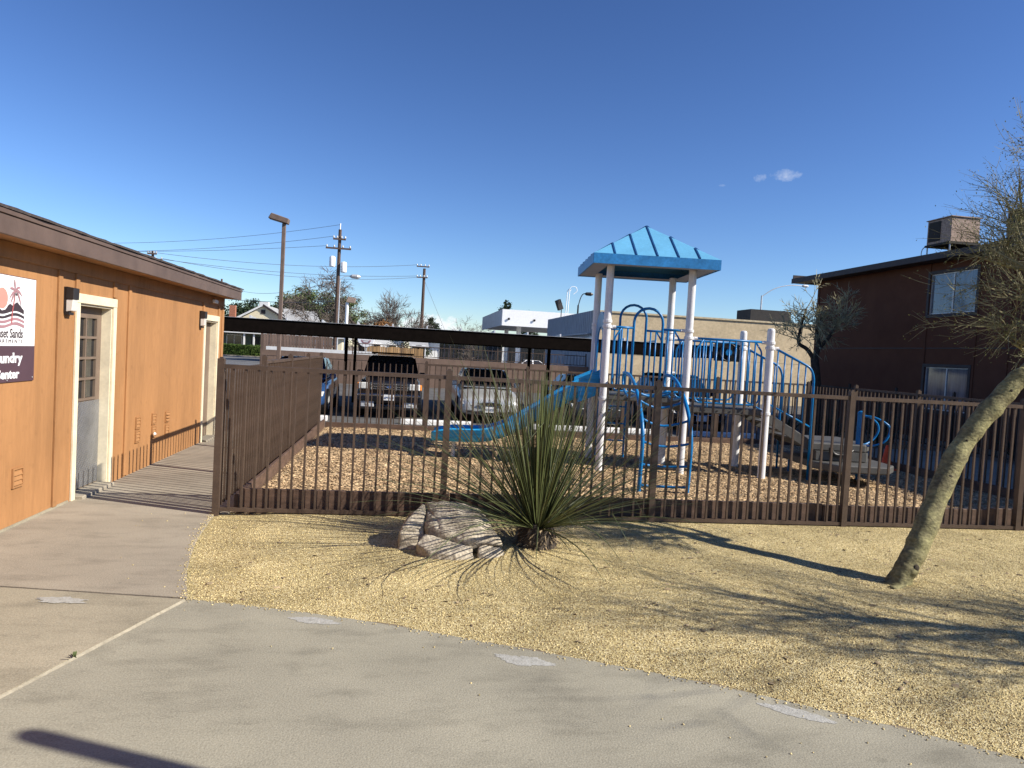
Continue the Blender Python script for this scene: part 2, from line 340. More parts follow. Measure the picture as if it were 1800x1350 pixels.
def pmesh(mb, name, mat, smooth=False, bevel=0):
    me = mb.mesh(name); bm = bmesh.new(); bm.from_mesh(me); bmesh.ops.recalc_face_normals(bm, faces=bm.faces)
    if bevel: bmesh.ops.bevel(bm, geom=list(bm.edges), offset=bevel, segments=1, affect='EDGES', clamp_overlap=True)
    bm.to_mesh(me); bm.free(); me.materials.append(MATS[mat])
    if smooth:
        for p in me.polygons: p.use_smooth = True
    return me
def text_mesh(body, size, offset=0.0, spacing=1.0):
    cu = bpy.data.curves.new('text', 'FONT'); cu.body = body; cu.size = size; cu.offset = offset; cu.align_x = 'CENTER'; cu.align_y = 'CENTER'; cu.space_character = spacing; cu.extrude = .0015; cu.resolution_u = 3
    o = bpy.data.objects.new('text_tmp', cu); COL.objects.link(o)
    dg = bpy.context.evaluated_depsgraph_get(); me = bpy.data.meshes.new_from_object(o.evaluated_get(dg)); bpy.data.objects.remove(o); bpy.data.curves.remove(cu)
    return me
def grid_sheet(name, x0, x1, y0, y1, step, zf, mat):
    xs = np.arange(x0, x1+step/2, step); ys = np.arange(y0, y1+step/2, step); nx, ny = len(xs), len(ys)
    v = [(x, y, zf(x, y)) for y in ys for x in xs]
    f = [(j*nx+i, j*nx+i+1, (j+1)*nx+i+1, (j+1)*nx+i) for j in range(ny-1) for i in range(nx-1)]
    me = bpy.data.meshes.new(name); me.from_pydata(v, [], f); me.update()
    return link(name, me, mat, None, True)
def sstep(a, b, x): t = min(1, max(0, (x-a)/(b-a))); return t*t*(3-2*t)
def fast_mesh(name, verts, faces, mat):
    "verts (n,3) array, faces (m,k) array of equal size polygons"
    me = bpy.data.meshes.new(name); n, m, k = len(verts), len(faces), faces.shape[1]
    me.vertices.add(n); me.vertices.foreach_set('co', verts.astype(np.float32).ravel())
    me.loops.add(m*k); me.loops.foreach_set('vertex_index', faces.astype(np.int32).ravel())
    me.polygons.add(m); me.polygons.foreach_set('loop_start', np.arange(0, m*k, k, dtype=np.int32)); me.polygons.foreach_set('loop_total', np.full(m, k, dtype=np.int32))
    me.update(calc_edges=True); me.validate(); return link(name, me, mat)

# ================================================================== SETTING
def catmull(P, n=8):
    P = [Vector((*p, 0)) if len(p) == 2 else Vector(p) for p in P]; Q = []
    for i in range(len(P)-1):
        a = P[max(i-1,0)]; b = P[i]; c = P[i+1]; d = P[min(i+2,len(P)-1)]
        for k in range(n):
            t = k/n; Q.append(.5*((2*b)+(c-a)*t+(2*a-5*b+4*c-d)*t*t+(3*b-a-3*c+d)*t**3))
    Q.append(P[-1]); return Q
edge_a = catmull([(-1.80, 7.28), (-1.765, 6.9), (-1.695, 6.285), (-1.54, 5.505), (-1.354, 4.875)], 6)
edge_b = catmull([(-1.354, 4.875), (-.339, 4.55), (.682, 4.095), (1.577, 3.66), (2.295, 3.224), (2.896, 2.80), (4.2, 1.75), (6.2, -.4), (7.5, -2.5)], 6)
EDGE = np.array([(p.x, p.y) for p in edge_a[:-1]+edge_b])
def edge_dist(x, y):
    p = np.array([x, y]); a = EDGE[:-1]; b = EDGE[1:]; ab = b-a
    t = np.clip(((p-a)*ab).sum(1)/(ab*ab).sum(1), 0, 1); return float(np.sqrt((((a+t[:, None]*ab)-p)**2).sum(1).min()))

def sheet(name, poly, z, mat): 
    me = bpy.data.meshes.new(name); me.from_pydata([(x, y, z) for x, y in poly], [], [tuple(range(len(poly)))]); me.update(); return link(name, me, mat)
struct(sheet('ground', [(-900, -300), (900, -300), (900, 1200), (-900, 1200)], -.26, 'soil'))
struct(sheet('parking_lot', [(-60, 15.5), (40, 15.5), (40, 36.2), (-60, 36.2)], -.20, 'asphalt'))
struct(sheet('road', [(-120, 36.2), (120, 36.2), (120, 82.5), (-120, 82.5)], -.205, 'asphalt_road'))
pf = MB(); pf.box((-3.29, 15.2, -.25), (-1.9, 15.5, -.02)); struct(pf.build('walk_end', 'concrete_walk'))
sk = MB(); sk.box((-70, 82.0, -.25), (60, 83.5, -.12)); struct(sk.build('far_sidewalk', 'concrete_walk'))
# gravel bed
def gz(x, y):
    d = edge_dist(x, y)
    left = x < -1.36 and y > 4.8 and x < np.interp(y, [4.875, 5.5, 6.285, 6.9, 7.3], [-1.354, -1.54, -1.695, -1.765, -1.8])
    below = (not left) and y < np.interp(x, EDGE[len(edge_a)-1:, 0], EDGE[len(edge_a)-1:, 1]) and x > -1.36
    if left or below or x < -1.9 or (x < -1.36 and y < 4.88): d = -d
    n = mnoise.noise((x*1.1, y*1.1, 3.3))*.022 + mnoise.noise((x*5, y*5, 9))*.007
    z = -.012 + .035*sstep(0, .7, d) + n*sstep(.02, .5, d)
    if y > 7.0: z = min(z, .02)
    return -.06 if d < -.12 else (z if d > 0 else -.02)
gx = struct(grid_sheet('gravel_bed', -2.0, 9.3, -1.5, 7.35, .06, gz, 'gravel'))
# damp soil showing along the slab edge
m = MB(); re_ = random.Random(8); vs = []
ee = catmull([(p.x, p.y) for p in edge_b[:-6]], 4)
for i, p in enumerate(ee):
    t_ = (ee[min(i+1, len(ee)-1)]-ee[max(i-1, 0)]).normalized(); n_ = Vector((-t_.y, t_.x, 0)); w_ = max(.004, .012+.028*mnoise.noise((i*.11, 0, 2))+re_.uniform(-.006, .006)); q_ = p+n_*w_
    vs += [(p.x-n_.x*.01, p.y-n_.y*.01, -.004), (q_.x, q_.y, -.006+.012*min(1, w_*8))]
m.add(vs, [(2*i, 2*i+1, 2*i+3, 2*i+2) for i in range(len(ee)-1)]); m.build('soil_edge', 'soil', gx)
# loose grains on the bed
rng = np.random.default_rng(5)
def loose(name, mat, pts, smin, smax, flat, parent=None, elong=1.0):
    n = len(pts); base = np.array([(-1,-1,-.6),(1,-1,-.6),(1,1,-.6),(-1,1,-.6),(-.7,-.75,.8),(.75,-.6,1),(.6,.7,.9),(-.65,.6,.7)])*.5
    s = rng.uniform(smin, smax, (n, 1, 1)); v = np.repeat(base[None], n, 0)*np.array([1, 1, flat])*s*rng.uniform(.7, 1.3, (n, 1, 3)); v[:, :, 0] *= elong
    v += rng.normal(0, .07, v.shape)*s
    a = rng.uniform(0, 6.28, n); tx = rng.normal(0, .35, n); ca, sa, ct, st = np.cos(a), np.sin(a), np.cos(tx), np.sin(tx)
    y2 = v[:, :, 1]*ct[:, None]-v[:, :, 2]*st[:, None]; z2 = v[:, :, 1]*st[:, None]+v[:, :, 2]*ct[:, None]
    x = v[:, :, 0]*ca[:, None]-y2*sa[:, None]; y = v[:, :, 0]*sa[:, None]+y2*ca[:, None]
    V = np.stack([x, y, z2], 2)+pts[:, None, :]
    F = np.array([(4,5,6,7),(0,1,5,4),(1,2,6,5),(2,3,7,6),(3,0,4,7)])[None]+(np.arange(n)*8)[:, None, None]
    o = fast_mesh(name, V.reshape(-1, 3), F.reshape(-1, 4), mat)
    if parent: o.parent = parent
    return o
P = []
while len(P) < 60000:
    x = random.uniform(-1.75, 7.1); y = random.uniform(1.2, 7.2)
    if x > 1.45*y+.6: continue
    if random.random() < .35 and y > 5.5: continue
    z = gz(x, y)
    if z <= -.018: continue
    P.append((x, y, z+.0015))
loose('loose_gravel', 'pebble', np.array(P), .0045, .0095, .7, gx); bpy.data.objects['loose_gravel']['kind'] = 'stuff'
P = []; rg = random.Random(12)
for i in range(750):
    k = rg.randrange(len(EDGE)-1); a_ = Vector(EDGE[k]); b_ = Vector(EDGE[k+1]); p_ = a_.lerp(b_, rg.random()); t_ = (b_-a_).normalized(); n_ = Vector((t_.y, -t_.x)); n_ = n_ if (n_.y < 0 or k < len(edge_a)-1) else -n_
    if k < len(edge_a)-1 and n_.x > 0: n_ = -n_
    d_ = abs(rg.gauss(0, .03)) if rg.random() < .9 else rg.uniform(0, .7); P.append((p_.x+n_.x*d_, p_.y+n_.y*d_, .0035))
o = loose('spilled_grit', 'pebble', np.array(P), .004, .010, .7, gx); o['kind'] = 'stuff'
P = []
while len(P) < 420:
    x = rg.uniform(-1.5, 6.8); y = rg.uniform(2.6, 7.1)
    if gz(x, y) > -.01: P.append((x, y, gz(x, y)+.006))
o = loose('leaf_litter', 'dry_leaf', np.array(P), .010, .022, .12, gx, 1.8); o['kind'] = 'stuff'
# wood chips
def cz(x, y): return .005+mnoise.noise((x*.9, y*.9, 1))*.03+mnoise.noise((x*3.5, y*3.5, 5))*.012
cx_ = struct(grid_sheet('play_surface', -1.72, 8.95, 7.36, 15.06, .09, cz, 'chips'))
P = np.array([(x, y, cz(x, y)+random.uniform(.002, .014)) for x, y in zip(rng.uniform(-1.6, 8.8, 105000), 7.42+7.5*rng.uniform(0, 1, 105000)**1.1)])
o = loose('wood_chips', 'chip', P, .013, .026, .32, cx_, 1.55); o['kind'] = 'stuff'
# concrete
pav = struct(bpy.data.objects.new('pavement', None)); COL.objects.link(pav)
jd = Vector((-.441, -1.328, 0)).normalized(); jn = Vector((jd.y, -jd.x, 0)); J0 = Vector((-1.354, 4.875, 0))
if jn.x > 0: jn = -jn                      # jn points to the left slab
def jp(t, s): p = J0+jd*t+jn*s; return (p.x, p.y)
eb = [(p.x, p.y) for p in edge_b]; ea = [(p.x, p.y) for p in edge_a]
m = MB(); m.prism([jp(.02, -.018), jp(9.5, -.018), (7.5, -4.2)]+eb[::-1][:-1]+[(eb[0][0]+.02, eb[0][1]-.02)], -.14, 0); m.build('slab', 'concrete_grey', pav)
m = MB(); m.prism([jp(.012, .018), (-3.29, 5.196), (-3.29, -4.2), jp(9.5, .018)], -.14, -.002); m.build('slab', 'concrete_tan', pav)
m = MB(); m.prism([(-3.29, 5.208)]+[(-1.366, 4.887)]+ea[::-1][1:]+[(-1.68, 7.3), (-1.68, 15.2), (-3.29, 15.2)], -.14, .001); m.build('slab', 'concrete_walk', pav)
m = MB(); k = 60
pts = [(jp(.03+i*.14, -.0135+random.uniform(-.005, .004)), jp(.03+i*.14, .0135+random.uniform(-.004, .005))) for i in range(k)]
vs = []; fs = []
for i, (a, b) in enumerate(pts):
    h = .004+random.uniform(0, .005); c = ((a[0]+b[0])/2, (a[1]+b[1])/2); vs += [(*a, -.004), (*c, h), (*b, -.004)]
for i in range(k-1): fs += [(3*i, 3*i+1, 3*i+4, 3*i+3), (3*i+1, 3*i+2, 3*i+5, 3*i+4)]
m.add(vs, fs); m.build('mortar_strip', 'mortar', pav)
for (x, y, rx, ry, a, s) in ((-2.10, 4.83, .155, .055, -.15, 1), (-.50, 4.49, .145, .05, -.25, 2), (.72, 3.905, .16, .062, -.32, 3), (2.02, 3.27, .155, .05, -.62, 4)):
    random.seed(s); n = 72; vs = [(x, y, .0045)]
    for q in range(n):
        th = 2*math.pi*q/n; rr = 1+.35*mnoise.noise((math.cos(th)*1.6+s*5, math.sin(th)*1.6, s))+.22*mnoise.noise((math.cos(th)*6+s*5, math.sin(th)*6, s))+.05*random.uniform(-1, 1)
        px, py = rx*rr*math.cos(th), ry*rr*math.sin(th); vs.append((x+px*math.cos(a)-py*math.sin(a), y+px*math.sin(a)+py*math.cos(a), .0015))
    m = MB(); m.add(vs, [(0, 1+q, 1+(q+1) % n) for q in range(n)]); m.build('patch', 'patch', pav)
# right-hand walk in the shade of the apartment block, and the kerb of the parking lot
m = MB(); m.box((9.35, -3, -.24), (12.6, 15.2, .0)); struct(m.build('side_path', 'concrete_walk'))
m = MB(); m.box((12.61, -3, -.24), (14.83, 26, -.03)); struct(m.build('planting_strip', 'soil'))
m = MB(); m.box((-1.9, 15.22, -.24), (12.6, 15.52, -.05)); struct(m.build('kerb', 'concrete_walk', bevel=.015))
gr = random.Random(3)
wd = MB()
for i in range(7):
    a = gr.uniform(0, 6.28); b = Vector((-1.655+gr.uniform(-.012, .012), 3.97+gr.uniform(-.02, .02), .0)); d = Vector((math.cos(a)*.6, math.sin(a)*.6, 1)).normalized()
    s = Vector((-d.y, d.x, 0)).normalized()*.004; l = gr.uniform(.02, .045)
    wd.add([b-s, b+s, b+d*l*.6+s*1.4, b+d*l+Vector((0, 0, -.004)), b+d*l*.6-s*1.4], [(0, 1, 2, 3, 4)])
o = wd.build('weed', 'leaf_mid', None, off=(-1.655, 3.97, 0)); o.location = (-1.655, 3.97, 0); tag(o, 'tiny green weed sprouting from the mortar strip in the concrete', 'weed')

# ================================================================== LAUNDRY BUILDING
WX = -3.285
B = thing('laundry_building', (WX, 6, 0), 'long single-storey orange stucco building with brown fascia along the left', 'building'); off = (WX, 6, 0)
segs = [(-3, 7.72, 0, 2.45), (7.72, 8.547, 1.985, 2.45), (8.547, 12.195, 0, 2.45), (12.195, 12.935, 1.985, 2.45), (12.935, 13.32, 0, 2.45)]
m = MB()
for a, b, z0, z1 in segs: m.box((WX-.16, a, z0-.05 if z0 == 0 else z0), (WX, b, z1))
m.box((-10, -3, -.05), (-9.85, 13.32, 2.45)); m.box((-9.85, 13.17, -.05), (WX-.16, 13.32, 2.45)); m.box((-9.85, -3, -.05), (WX-.16, -2.85, 2.45))
wall = m.build('wall', 'stucco_orange', B, off=off)
m = MB(); m.box((WX-.9, 7.3, 0), (WX-.6, 9, 2.3)); m.build('dark_interior_box', 'lamp_black', B, off=off)  # black box added behind the panes, stands in for the unlit room
def bpart(name, mat, a, b, bev=.003): m = MB(); m.box(a, b); return m.build(name, mat, B, off=off, bevel=bev)
bpart('frieze_board', 'stucco_orange', (WX, -3, 2.27), (WX+.022, 13.318, 2.405))
for y, z0, z1 in ((7.312, .02, 2.268), (4.6, .02, 2.268), (7.665, 2.095, 2.268), (8.578, 2.095, 2.268), (9.013, .02, 2.268), (12.075, 2.08, 2.268), (13.0, 2.08, 2.268)):
    bpart('batten', 'stucco_orange', (WX, y-.037, z0), (WX+.020, y+.037, z1))
bpart('corner_trim', 'stucco_orange', (WX, 13.22, .02), (WX+.018, 13.335, 2.268))
bpart('plinth', 'concrete_tan', (WX, -3, -.03), (WX+.012, 7.6, .022), 0)
bpart('soffit', 'stucco_orange', (WX-.1, -3, 2.408), (-3.045, 13.40, 2.43), 0)
bpart('fascia', 'trim_brown', (-3.043, -3, 2.400), (-3.013, 13.45, 2.548))
bpart('fascia_strip', 'trim_brown', (-3.043, -3, 2.550), (-3.000, 13.46, 2.587))
m = MB(); random.seed(4)
ys = np.arange(-3, 13.5, .16); vs = []
for y in ys: 
    w = random.uniform(-.006, .008); vs += [(-2.988+w, y, 2.589), (-2.988+w, y, 2.606+random.uniform(0, .008)), (-6.6, y, 3.30), (-6.6, y, 3.27)]
fs = []
for i in range(len(ys)-1): fs += [(4*i+a, 4*i+(a+1) % 4, 4*i+4+(a+1) % 4, 4*i+4+a) for a in range(4)]
n_ = len(vs); fs += [(0, 1, 2, 3), (n_-4, n_-1, n_-2, n_-3)]
m.add(vs, fs); m.box((-10.3, -3, 2.45), (-6.6, 13.45, 3.28)); m.build('roof', 'shingle', B, off=off)
m = MB(); m.extr([(-6.6, 2.45), (-3.3, 2.45), (-3.04, 2.58), (-6.6, 3.25)], 'y', 13.33, 13.41); m.build('gable_board', 'trim_brown', B, off=off)
def door_frame(y0, y1, zt, parent_name, d):
    f = bpy.data.objects.new(parent_name, None); COL.objects.link(f); f.parent = B
    m = MB(); w = .075
    m.box((WX, y0-w, .0), (WX+.024, y0, zt)); m.box((WX, y1, .0), (WX+.024, y1+w, zt)); m.box((WX, y0-w, zt), (WX+.026, y1+w, zt+.095))
    m.build('casing', 'cream', f, off=off, bevel=.004)
    m = MB(); m.box((WX-d-.04, y0, 0), (WX-.0005, y0+.02, zt)); m.box((WX-d-.04, y1-.02, 0), (WX-.0005, y1, zt)); m.box((WX-d-.04, y0+.02, zt-.02), (WX-.0005, y1-.02, zt))
    m.build('jamb', 'cream', f, off=off)
    m = MB(); m.box((WX-d-.04, y0+.021, -.02), (WX+.09, y1-.021, .035)); m.build('threshold', 'concrete_walk', f, off=off, bevel=.008)
    return f
fr = door_frame(7.72, 8.547, 1.985, 'door_with_panes', .10); xl = WX-.10
m = MB()   # leaf with an opening for the glazing
for a, b, z0, z1 in ((7.742, 7.87, .04, 1.963), (8.40, 8.525, .04, 1.963), (7.87, 8.40, .04, .985), (7.87, 8.40, 1.86, 1.963)): m.box((xl-.04, a, z0), (xl, b, z1))
m.build('door_leaf', 'door_brown', fr, off=off)
m = MB(); m.box((xl, 7.745, .05), (xl+.004, 8.522, .96)); m.build('kick_plate', 'diamond_plate', fr, off=off)
m = MB(); zs = [.985+i*(.875/4) for i in range(5)]; ysp = [7.87, 8.135, 8.40]
for z in zs: m.box((xl-.03, 7.862, z-.013), (xl+.012, 8.408, z+.013))
for y in ysp: m.box((xl-.028, y-.013, .975), (xl+.010, y+.013, 1.87))
m.build('muntins', 'door_brown', fr, off=off)
m = MB(); m.box((-.003, -.125, -.100), (.003, .125, .100)); pane = pmesh(m, 'pane', 'glass_dark')
for i in range(4):
    for j in range(2): inst('pane', pane, fr, (xl-.018-WX, (ysp[j]+ysp[j+1])/2-6, (zs[i]+zs[i+1])/2))
m = MB(); m.tube([(xl, 7.80, 1.03), (xl+.05, 7.80, 1.03), (xl+.055, 7.80, 1.02)], .022, 10); m.build('door_knob', 'galv', fr, off=off, smooth=True)
fr2 = door_frame(12.195, 12.935, 1.985, 'plain_door', .10)
m = MB(); m.box((xl-.04, 12.217, .04), (xl, 12.913, 1.963)); m.build('door_leaf', 'door_brown', fr2, off=off)
m = MB(); m.tube([(xl, 12.28, 1.03), (xl+.05, 12.28, 1.03)], .022, 10); m.build('door_knob', 'galv', fr2, off=off)
# dryer vents
def vent(y, z, dark=False, w=.15, h=.15):
    v = bpy.data.objects.new('dryer_vent', None); COL.objects.link(v); v.parent = B; v.location = (0, y-6, z)
    m = MB(); t = .014
    for a, b in (((0, -w/2, -h/2), (.018, w/2, -h/2+t)), ((0, -w/2, h/2-t), (.018, w/2, h/2)), ((0, -w/2, -h/2+t), (.018, -w/2+t, h/2-t)), ((0, w/2-t, -h/2+t), (.018, w/2, h/2-t))): m.box(a, b)
    m.build('vent_frame', 'stucco_orange', v)
    m = MB(); m.box((0, -w/2+t, -h/2+t), (.003, w/2-t, h/2-t)); m.build('vent_back', 'cooler_dark' if dark else 'stucco_orange', v)
    for i in range(3):
        zc = -h/2+.032+i*.042; m = MB(); tilt = .030 if dark else .012
        m.add([(.004, -w/2+t, zc+.02), (.004, w/2-t, zc+.02), (.004+tilt, w/2-t, zc-.012), (.004+tilt, -w/2+t, zc-.012), (.0, -w/2+t, zc+.014), (0, w/2-t, zc+.014), (tilt-.004, w/2-t, zc-.016), (tilt-.004, -w/2+t, zc-.016)], [(0, 1, 2, 3), (4, 5, 6, 7), (3, 2, 6, 7), (0, 3, 7, 4), (1, 2, 6, 5)])
        m.build('slat', 'stucco_orange', v)
for y, z, d in ((9.41, .607, 0), (9.41, .437, 0), (9.972, .605, 0), (9.978, .434, 0), (10.493, .580, 1), (10.50, .402, 0)): vent(y, z, d)
vent(6.657, .421, 0, .17, .17)
m = MB(); m.lathe([(.02, 0), (.025, .01), (.012, .03)], 10, (WX+.001, 10.0, .40), 'x'); m.build('spigot', 'white_paint', B, off=off)
m = MB(); m.box((WX+.022, 12.50, 2.285), (WX+.075, 12.69, 2.345)); o = m.build('emergency_light', 'lamp_diffuser', None, off=(WX, 12.6, 2.3), bevel=.01); o.location = (WX, 12.6, 2.3); tag(o, 'small pale emergency light under the eave above the plain door', 'lamp')
# wall lamps
def wall_lamp(y, label):
    L = thing('wall_lamp', (WX, y, 2.0), label, 'lamp', 'black wall lamps beside the doors')
    m = MB(); m.box((.001, -.055, -.125), (.02, .055, .122)); m.build('back_plate', 'lamp_black', L)
    m = MB(); m.extr([(.02, .005), (.090, .005), (.092, .115), (.02, .125)], 'y', -.060, .060); o = m.build('hood', 'lamp_black', L, bevel=.004)
    m = MB(); m.extr([(.021, -.115), (.074, -.105), (.084, .004), (.021, .004)], 'y', -.052, .052); m.build('diffuser', 'lamp_diffuser', L, bevel=.004)
    m = MB(); m.box((.004, -.05, -.145), (.05, .05, -.117)); m.build('base', 'lamp_black', L)
wall_lamp(7.463, 'black and white wall lamp between the sign and the paned door')
wall_lamp(11.93, 'black and white wall lamp left of the far plain door')
# sign
S = thing('laundry_sign', (WX, 6.44, 1.25), 'white and plum Laundry Center sign with a palm logo on the orange wall', 'sign')
m = MB(); m.box((.001, -.43, .0), (.012, .43, .886)); m.build('board', 'sign_plum', S)
m = MB(); m.box((.012, -.424, .303), (.0135, .424, .880)); m.build('upper_panel', 'sign_white', S)
def on_sign(me, name, y, z, sx, sy, mat, x=.0145):
    o = link(name, me, mat, S); o.location = (x, y, z); o.rotation_euler = (R(90), 0, R(90)); o.scale = (sx, sy, 1)
def fit(me, w, h): 
    xs = [v.co.x for v in me.vertices]; ys_ = [v.co.y for v in me.vertices]; return w/(max(xs)-min(xs)), h/(max(ys_)-min(ys_)), (max(xs)+min(xs))/2, (max(ys_)+min(ys_))/2
def lettering(body, name, w, h, yc, zc, mat, offs, spacing=1.0):
    me = text_mesh(body, .1, offs, spacing); sx, sy, cx, cy = fit(me, w, h)
    for v in me.vertices: v.co.x -= cx; v.co.y -= cy
    on_sign(me, name, yc, zc, sx, sy, mat)
lettering('Sunset Sands', 'name_lettering', .46, .078, -.005, .408, 'sign_dark', .0012)
lettering('APARTMENTS', 'apartments_lettering', .44, .030, .0, .342, 'sign_dark', -.0006, 1.35)
lettering('Laundry', 'laundry_lettering', .47, .112, -.005, .190, 'sign_white', .0030)
lettering('Center', 'center_lettering', .37, .080, .0, .068, 'sign_white', .0030)
def flat(name, poly, mat, x): 
    n = len(poly); me = bpy.data.meshes.new(name); me.from_pydata([(x, a, b) for a, b in poly], [], [tuple(range(n))]); link(name, me, mat, S)
def wave(name, z, th, mat, x, amp=.016, ph=0.0):
    n = 40; ys = [-.24+i*.48/n for i in range(n+1)]; f = lambda y: z+amp*math.sin((y+ph)*15)
    m = MB(); m.add([(x, y, f(y)+th/2) for y in ys]+[(x, y, f(y)-th/2) for y in ys], [(i, i+1, n+2+i, n+1+i) for i in range(n)]); m.build(name, mat, S)
flat('sun_disc', [(-.10+.085*math.cos(a), .69+.085*math.sin(a)) for a in np.linspace(0, 6.28, 33)[:-1]], 'sign_coral', .0140)
hill = [(-.24, .55), (-.24, .60), (-.17, .625), (-.10, .590), (-.05, .60), (.0, .645), (.03, .650), (.06, .635), (.105, .665), (.13, .670), (.17, .645), (.235, .605), (.235, .55)]
flat('hills', hill, 'sign_dark', .0143)
for i, (z, th, mm) in enumerate(((.570, .014, 'sign_white'), (.550, .020, 'sign_dark'), (.531, .014, 'sign_white'), (.512, .022, 'sign_mauve'), (.494, .012, 'sign_white'), (.474, .022, 'sign_mauve'))): wave('wave', z, th, mm, .0147+.0004*i)
m = MB(); ctr = catmull([(.042, .49, 0), (.050, .58, 0), (.075, .68, 0), (.092, .762, 0)], 6); n = len(ctr)
vs = [];
for i, c in enumerate(ctr): w = .010*(1-.55*i/n); vs += [(.0175, c.x-w, c.y), (.0175, c.x+w, c.y)]
m.add(vs, [(2*i, 2*i+1, 2*i+3, 2*i+2) for i in range(n-1)]); m.build('palm_trunk', 'sign_red', S)
for ang, ln, dr in ((100, .115, .25), (150, .105, .5), (185, .10, 1.1), (40, .105, .6), (5, .11, .9), (-30, .11, 1.2), (215, .09, .9)):
    c = Vector((.094, .765)); d = Vector((math.cos(R(ang)), math.sin(R(ang)))); p = Vector((-d.y, d.x)); sp = []; sq = []
    for i in range(9):
        t = i/8; q = c+d*ln*t+Vector((0, -dr*.07*t*t)); w = .018*math.sin(math.pi*min(1, t*1.02))**.8; sp.append(q+p*w*.9); sq.append(q-p*w*.35)
    flat('palm_frond', [(a.x, a.y) for a in sp]+[(a.x, a.y) for a in sq[::-1]], 'sign_mauve', .0172+random.random()*.0004)
for yy in (.083, .110): flat('coconut', [(yy+.009*math.cos(a), .735+.013*math.sin(a)) for a in np.linspace(0, 6.28, 13)[:-1]], 'sign_dark', .0180)
for yy, zz in ((.40, .03), (.40, .86), (0, .018)): m = MB(); m.lathe([(.006, 0), (.006, .003)], 8, (.0135, yy, zz), 'x'); m.build('screw', 'galv', S)

# ================================================================== FENCES
PICK = {}
def picket_mesh(h, w=.022, mat='fence_brown'):
    k = (round(h, 3), w, mat)
    if k not in PICK: m = MB(); m.box((-w/2, -w/2, 0), (w/2, w/2, h)); PICK[k] = pmesh(m, 'picket', mat)
    return PICK[k]
def fence(name, label, p0, p1, posts, zt=1.466, zb=.05, step=.117, mat='fence_brown', post_h=1.535, post_w=.063, group='brown picket fences round the playground', skip=False, pw=.0205, base=-.06, first=.117):
    p0 = Vector((*p0, 0)); p1 = Vector((*p1, 0)); d = (p1-p0); Ln = d.length; d.normalize(); rz = math.atan2(d.y, d.x)
    Fo = thing(name, (p0.x, p0.y, 0), label, 'fence', group, rz)
    m = MB(); m.box((-post_w/2, -post_w/2, base), (post_w/2, post_w/2, post_h-.018)); m.lathe([(post_w*.69, post_h-.018), (post_w*.62, post_h-.006), (post_w*.3, post_h)], 4); 
    pm = pmesh(m, 'post', mat)
    pm2 = bpy.data.meshes.new('post'); bmx = bmesh.new(); bmesh.ops.create_cube(bmx, size=1)
    for v in bmx.verts: v.co = Vector((v.co.x*post_w, v.co.y*post_w, base+(v.co.z+.5)*(post_h-base)))
    bmesh.ops.bevel(bmx, geom=[e for e in bmx.edges if min(v.co.z for v in e.verts) > post_h-.001], offset=.016, segments=2, affect='EDGES'); bmx.to_mesh(pm2); bmx.free(); pm2.materials.append(MATS[mat])
    for t in posts: inst('post', pm2, Fo, (t, 0, 0))
    ps = sorted(posts); rw = .040
    for a, b in zip(ps[:-1], ps[1:]):
        for z, h in ((zt-.020, .040), (zb, .036)):
            m = MB(); m.box((a+post_w/2, -rw/2, z-h/2), (b-post_w/2, rw/2, z+h/2)); m.build('rail', mat, Fo)
    pk = picket_mesh(zt-.041-(zb+.018), pw, mat); t = first
    while t < Ln-.03:
        if all(abs(t-q) > .05 for q in ps): inst('picket', pk, Fo, (t, 0, zb+.018))
        t += step
    return Fo
FY = 7.25
fence('front_fence', 'brown metal picket fence along the front of the playground, behind the spiky plant', (-1.785, FY), (9.0, FY), [0, 2.20, 4.41, 6.63, 8.80, 10.785])
fence('side_fence', 'brown metal picket fence beside the walkway and orange building', (-1.77, FY), (-1.77, 15.1), [2.02, 4.0, 5.95, 7.85])
fence('back_fence', 'brown metal picket fence between the playground and the parked cars', (-1.77, 15.1), (9.0, 15.1), [2.15, 4.3, 6.45, 8.6, 10.77], zt=1.415, post_h=1.475)
fence('far_side_fence', 'brown picket fence in the shade on the apartment block side of the playground', (9.0, FY), (9.0, 15.1), [2.1, 4.3, 6.1], zt=1.42, post_h=1.49)
# timber edging inside the fences
def edging(name, label, p0, p1, n, h, th=.04):
    p0 = Vector((*p0, 0)); p1 = Vector((*p1, 0)); d = p1-p0; Ln = d.length; E_ = thing(name, (p0.x, p0.y, 0), label, 'edging', 'brown timber edging boards round the play surface', math.atan2(d.y, d.x))
    rr = random.Random(n)
    for i in range(n):
        a = Ln*i/n+.003; b = Ln*(i+1)/n-.003; dz = rr.uniform(-.008, .008); dy = rr.uniform(-.006, .006)
        m = MB(); m.box((a, dy-th/2, -.08), (b, dy+th/2, h+dz)); m.build('board', 'fence_board', E_, bevel=.004)
edging('timber_edging', 'brown timber edging board behind the front playground fence', (-1.60, FY+.13), (8.85, FY+.13), 5, .235)
edging('timber_edging', 'brown timber edging board along the walkway side of the wood chips', (-1.64, FY+.16), (-1.64, 14.95), 4, .17)
edging('timber_edging', 'brown timber edging board at the far end of the wood chips by the cars', (-1.62, 14.97), (8.8, 14.97), 5, .12)
edging('timber_edging', 'brown timber edging board on the shaded apartment side of the wood chips', (8.87, FY+.16), (8.87, 14.95), 4, .15)

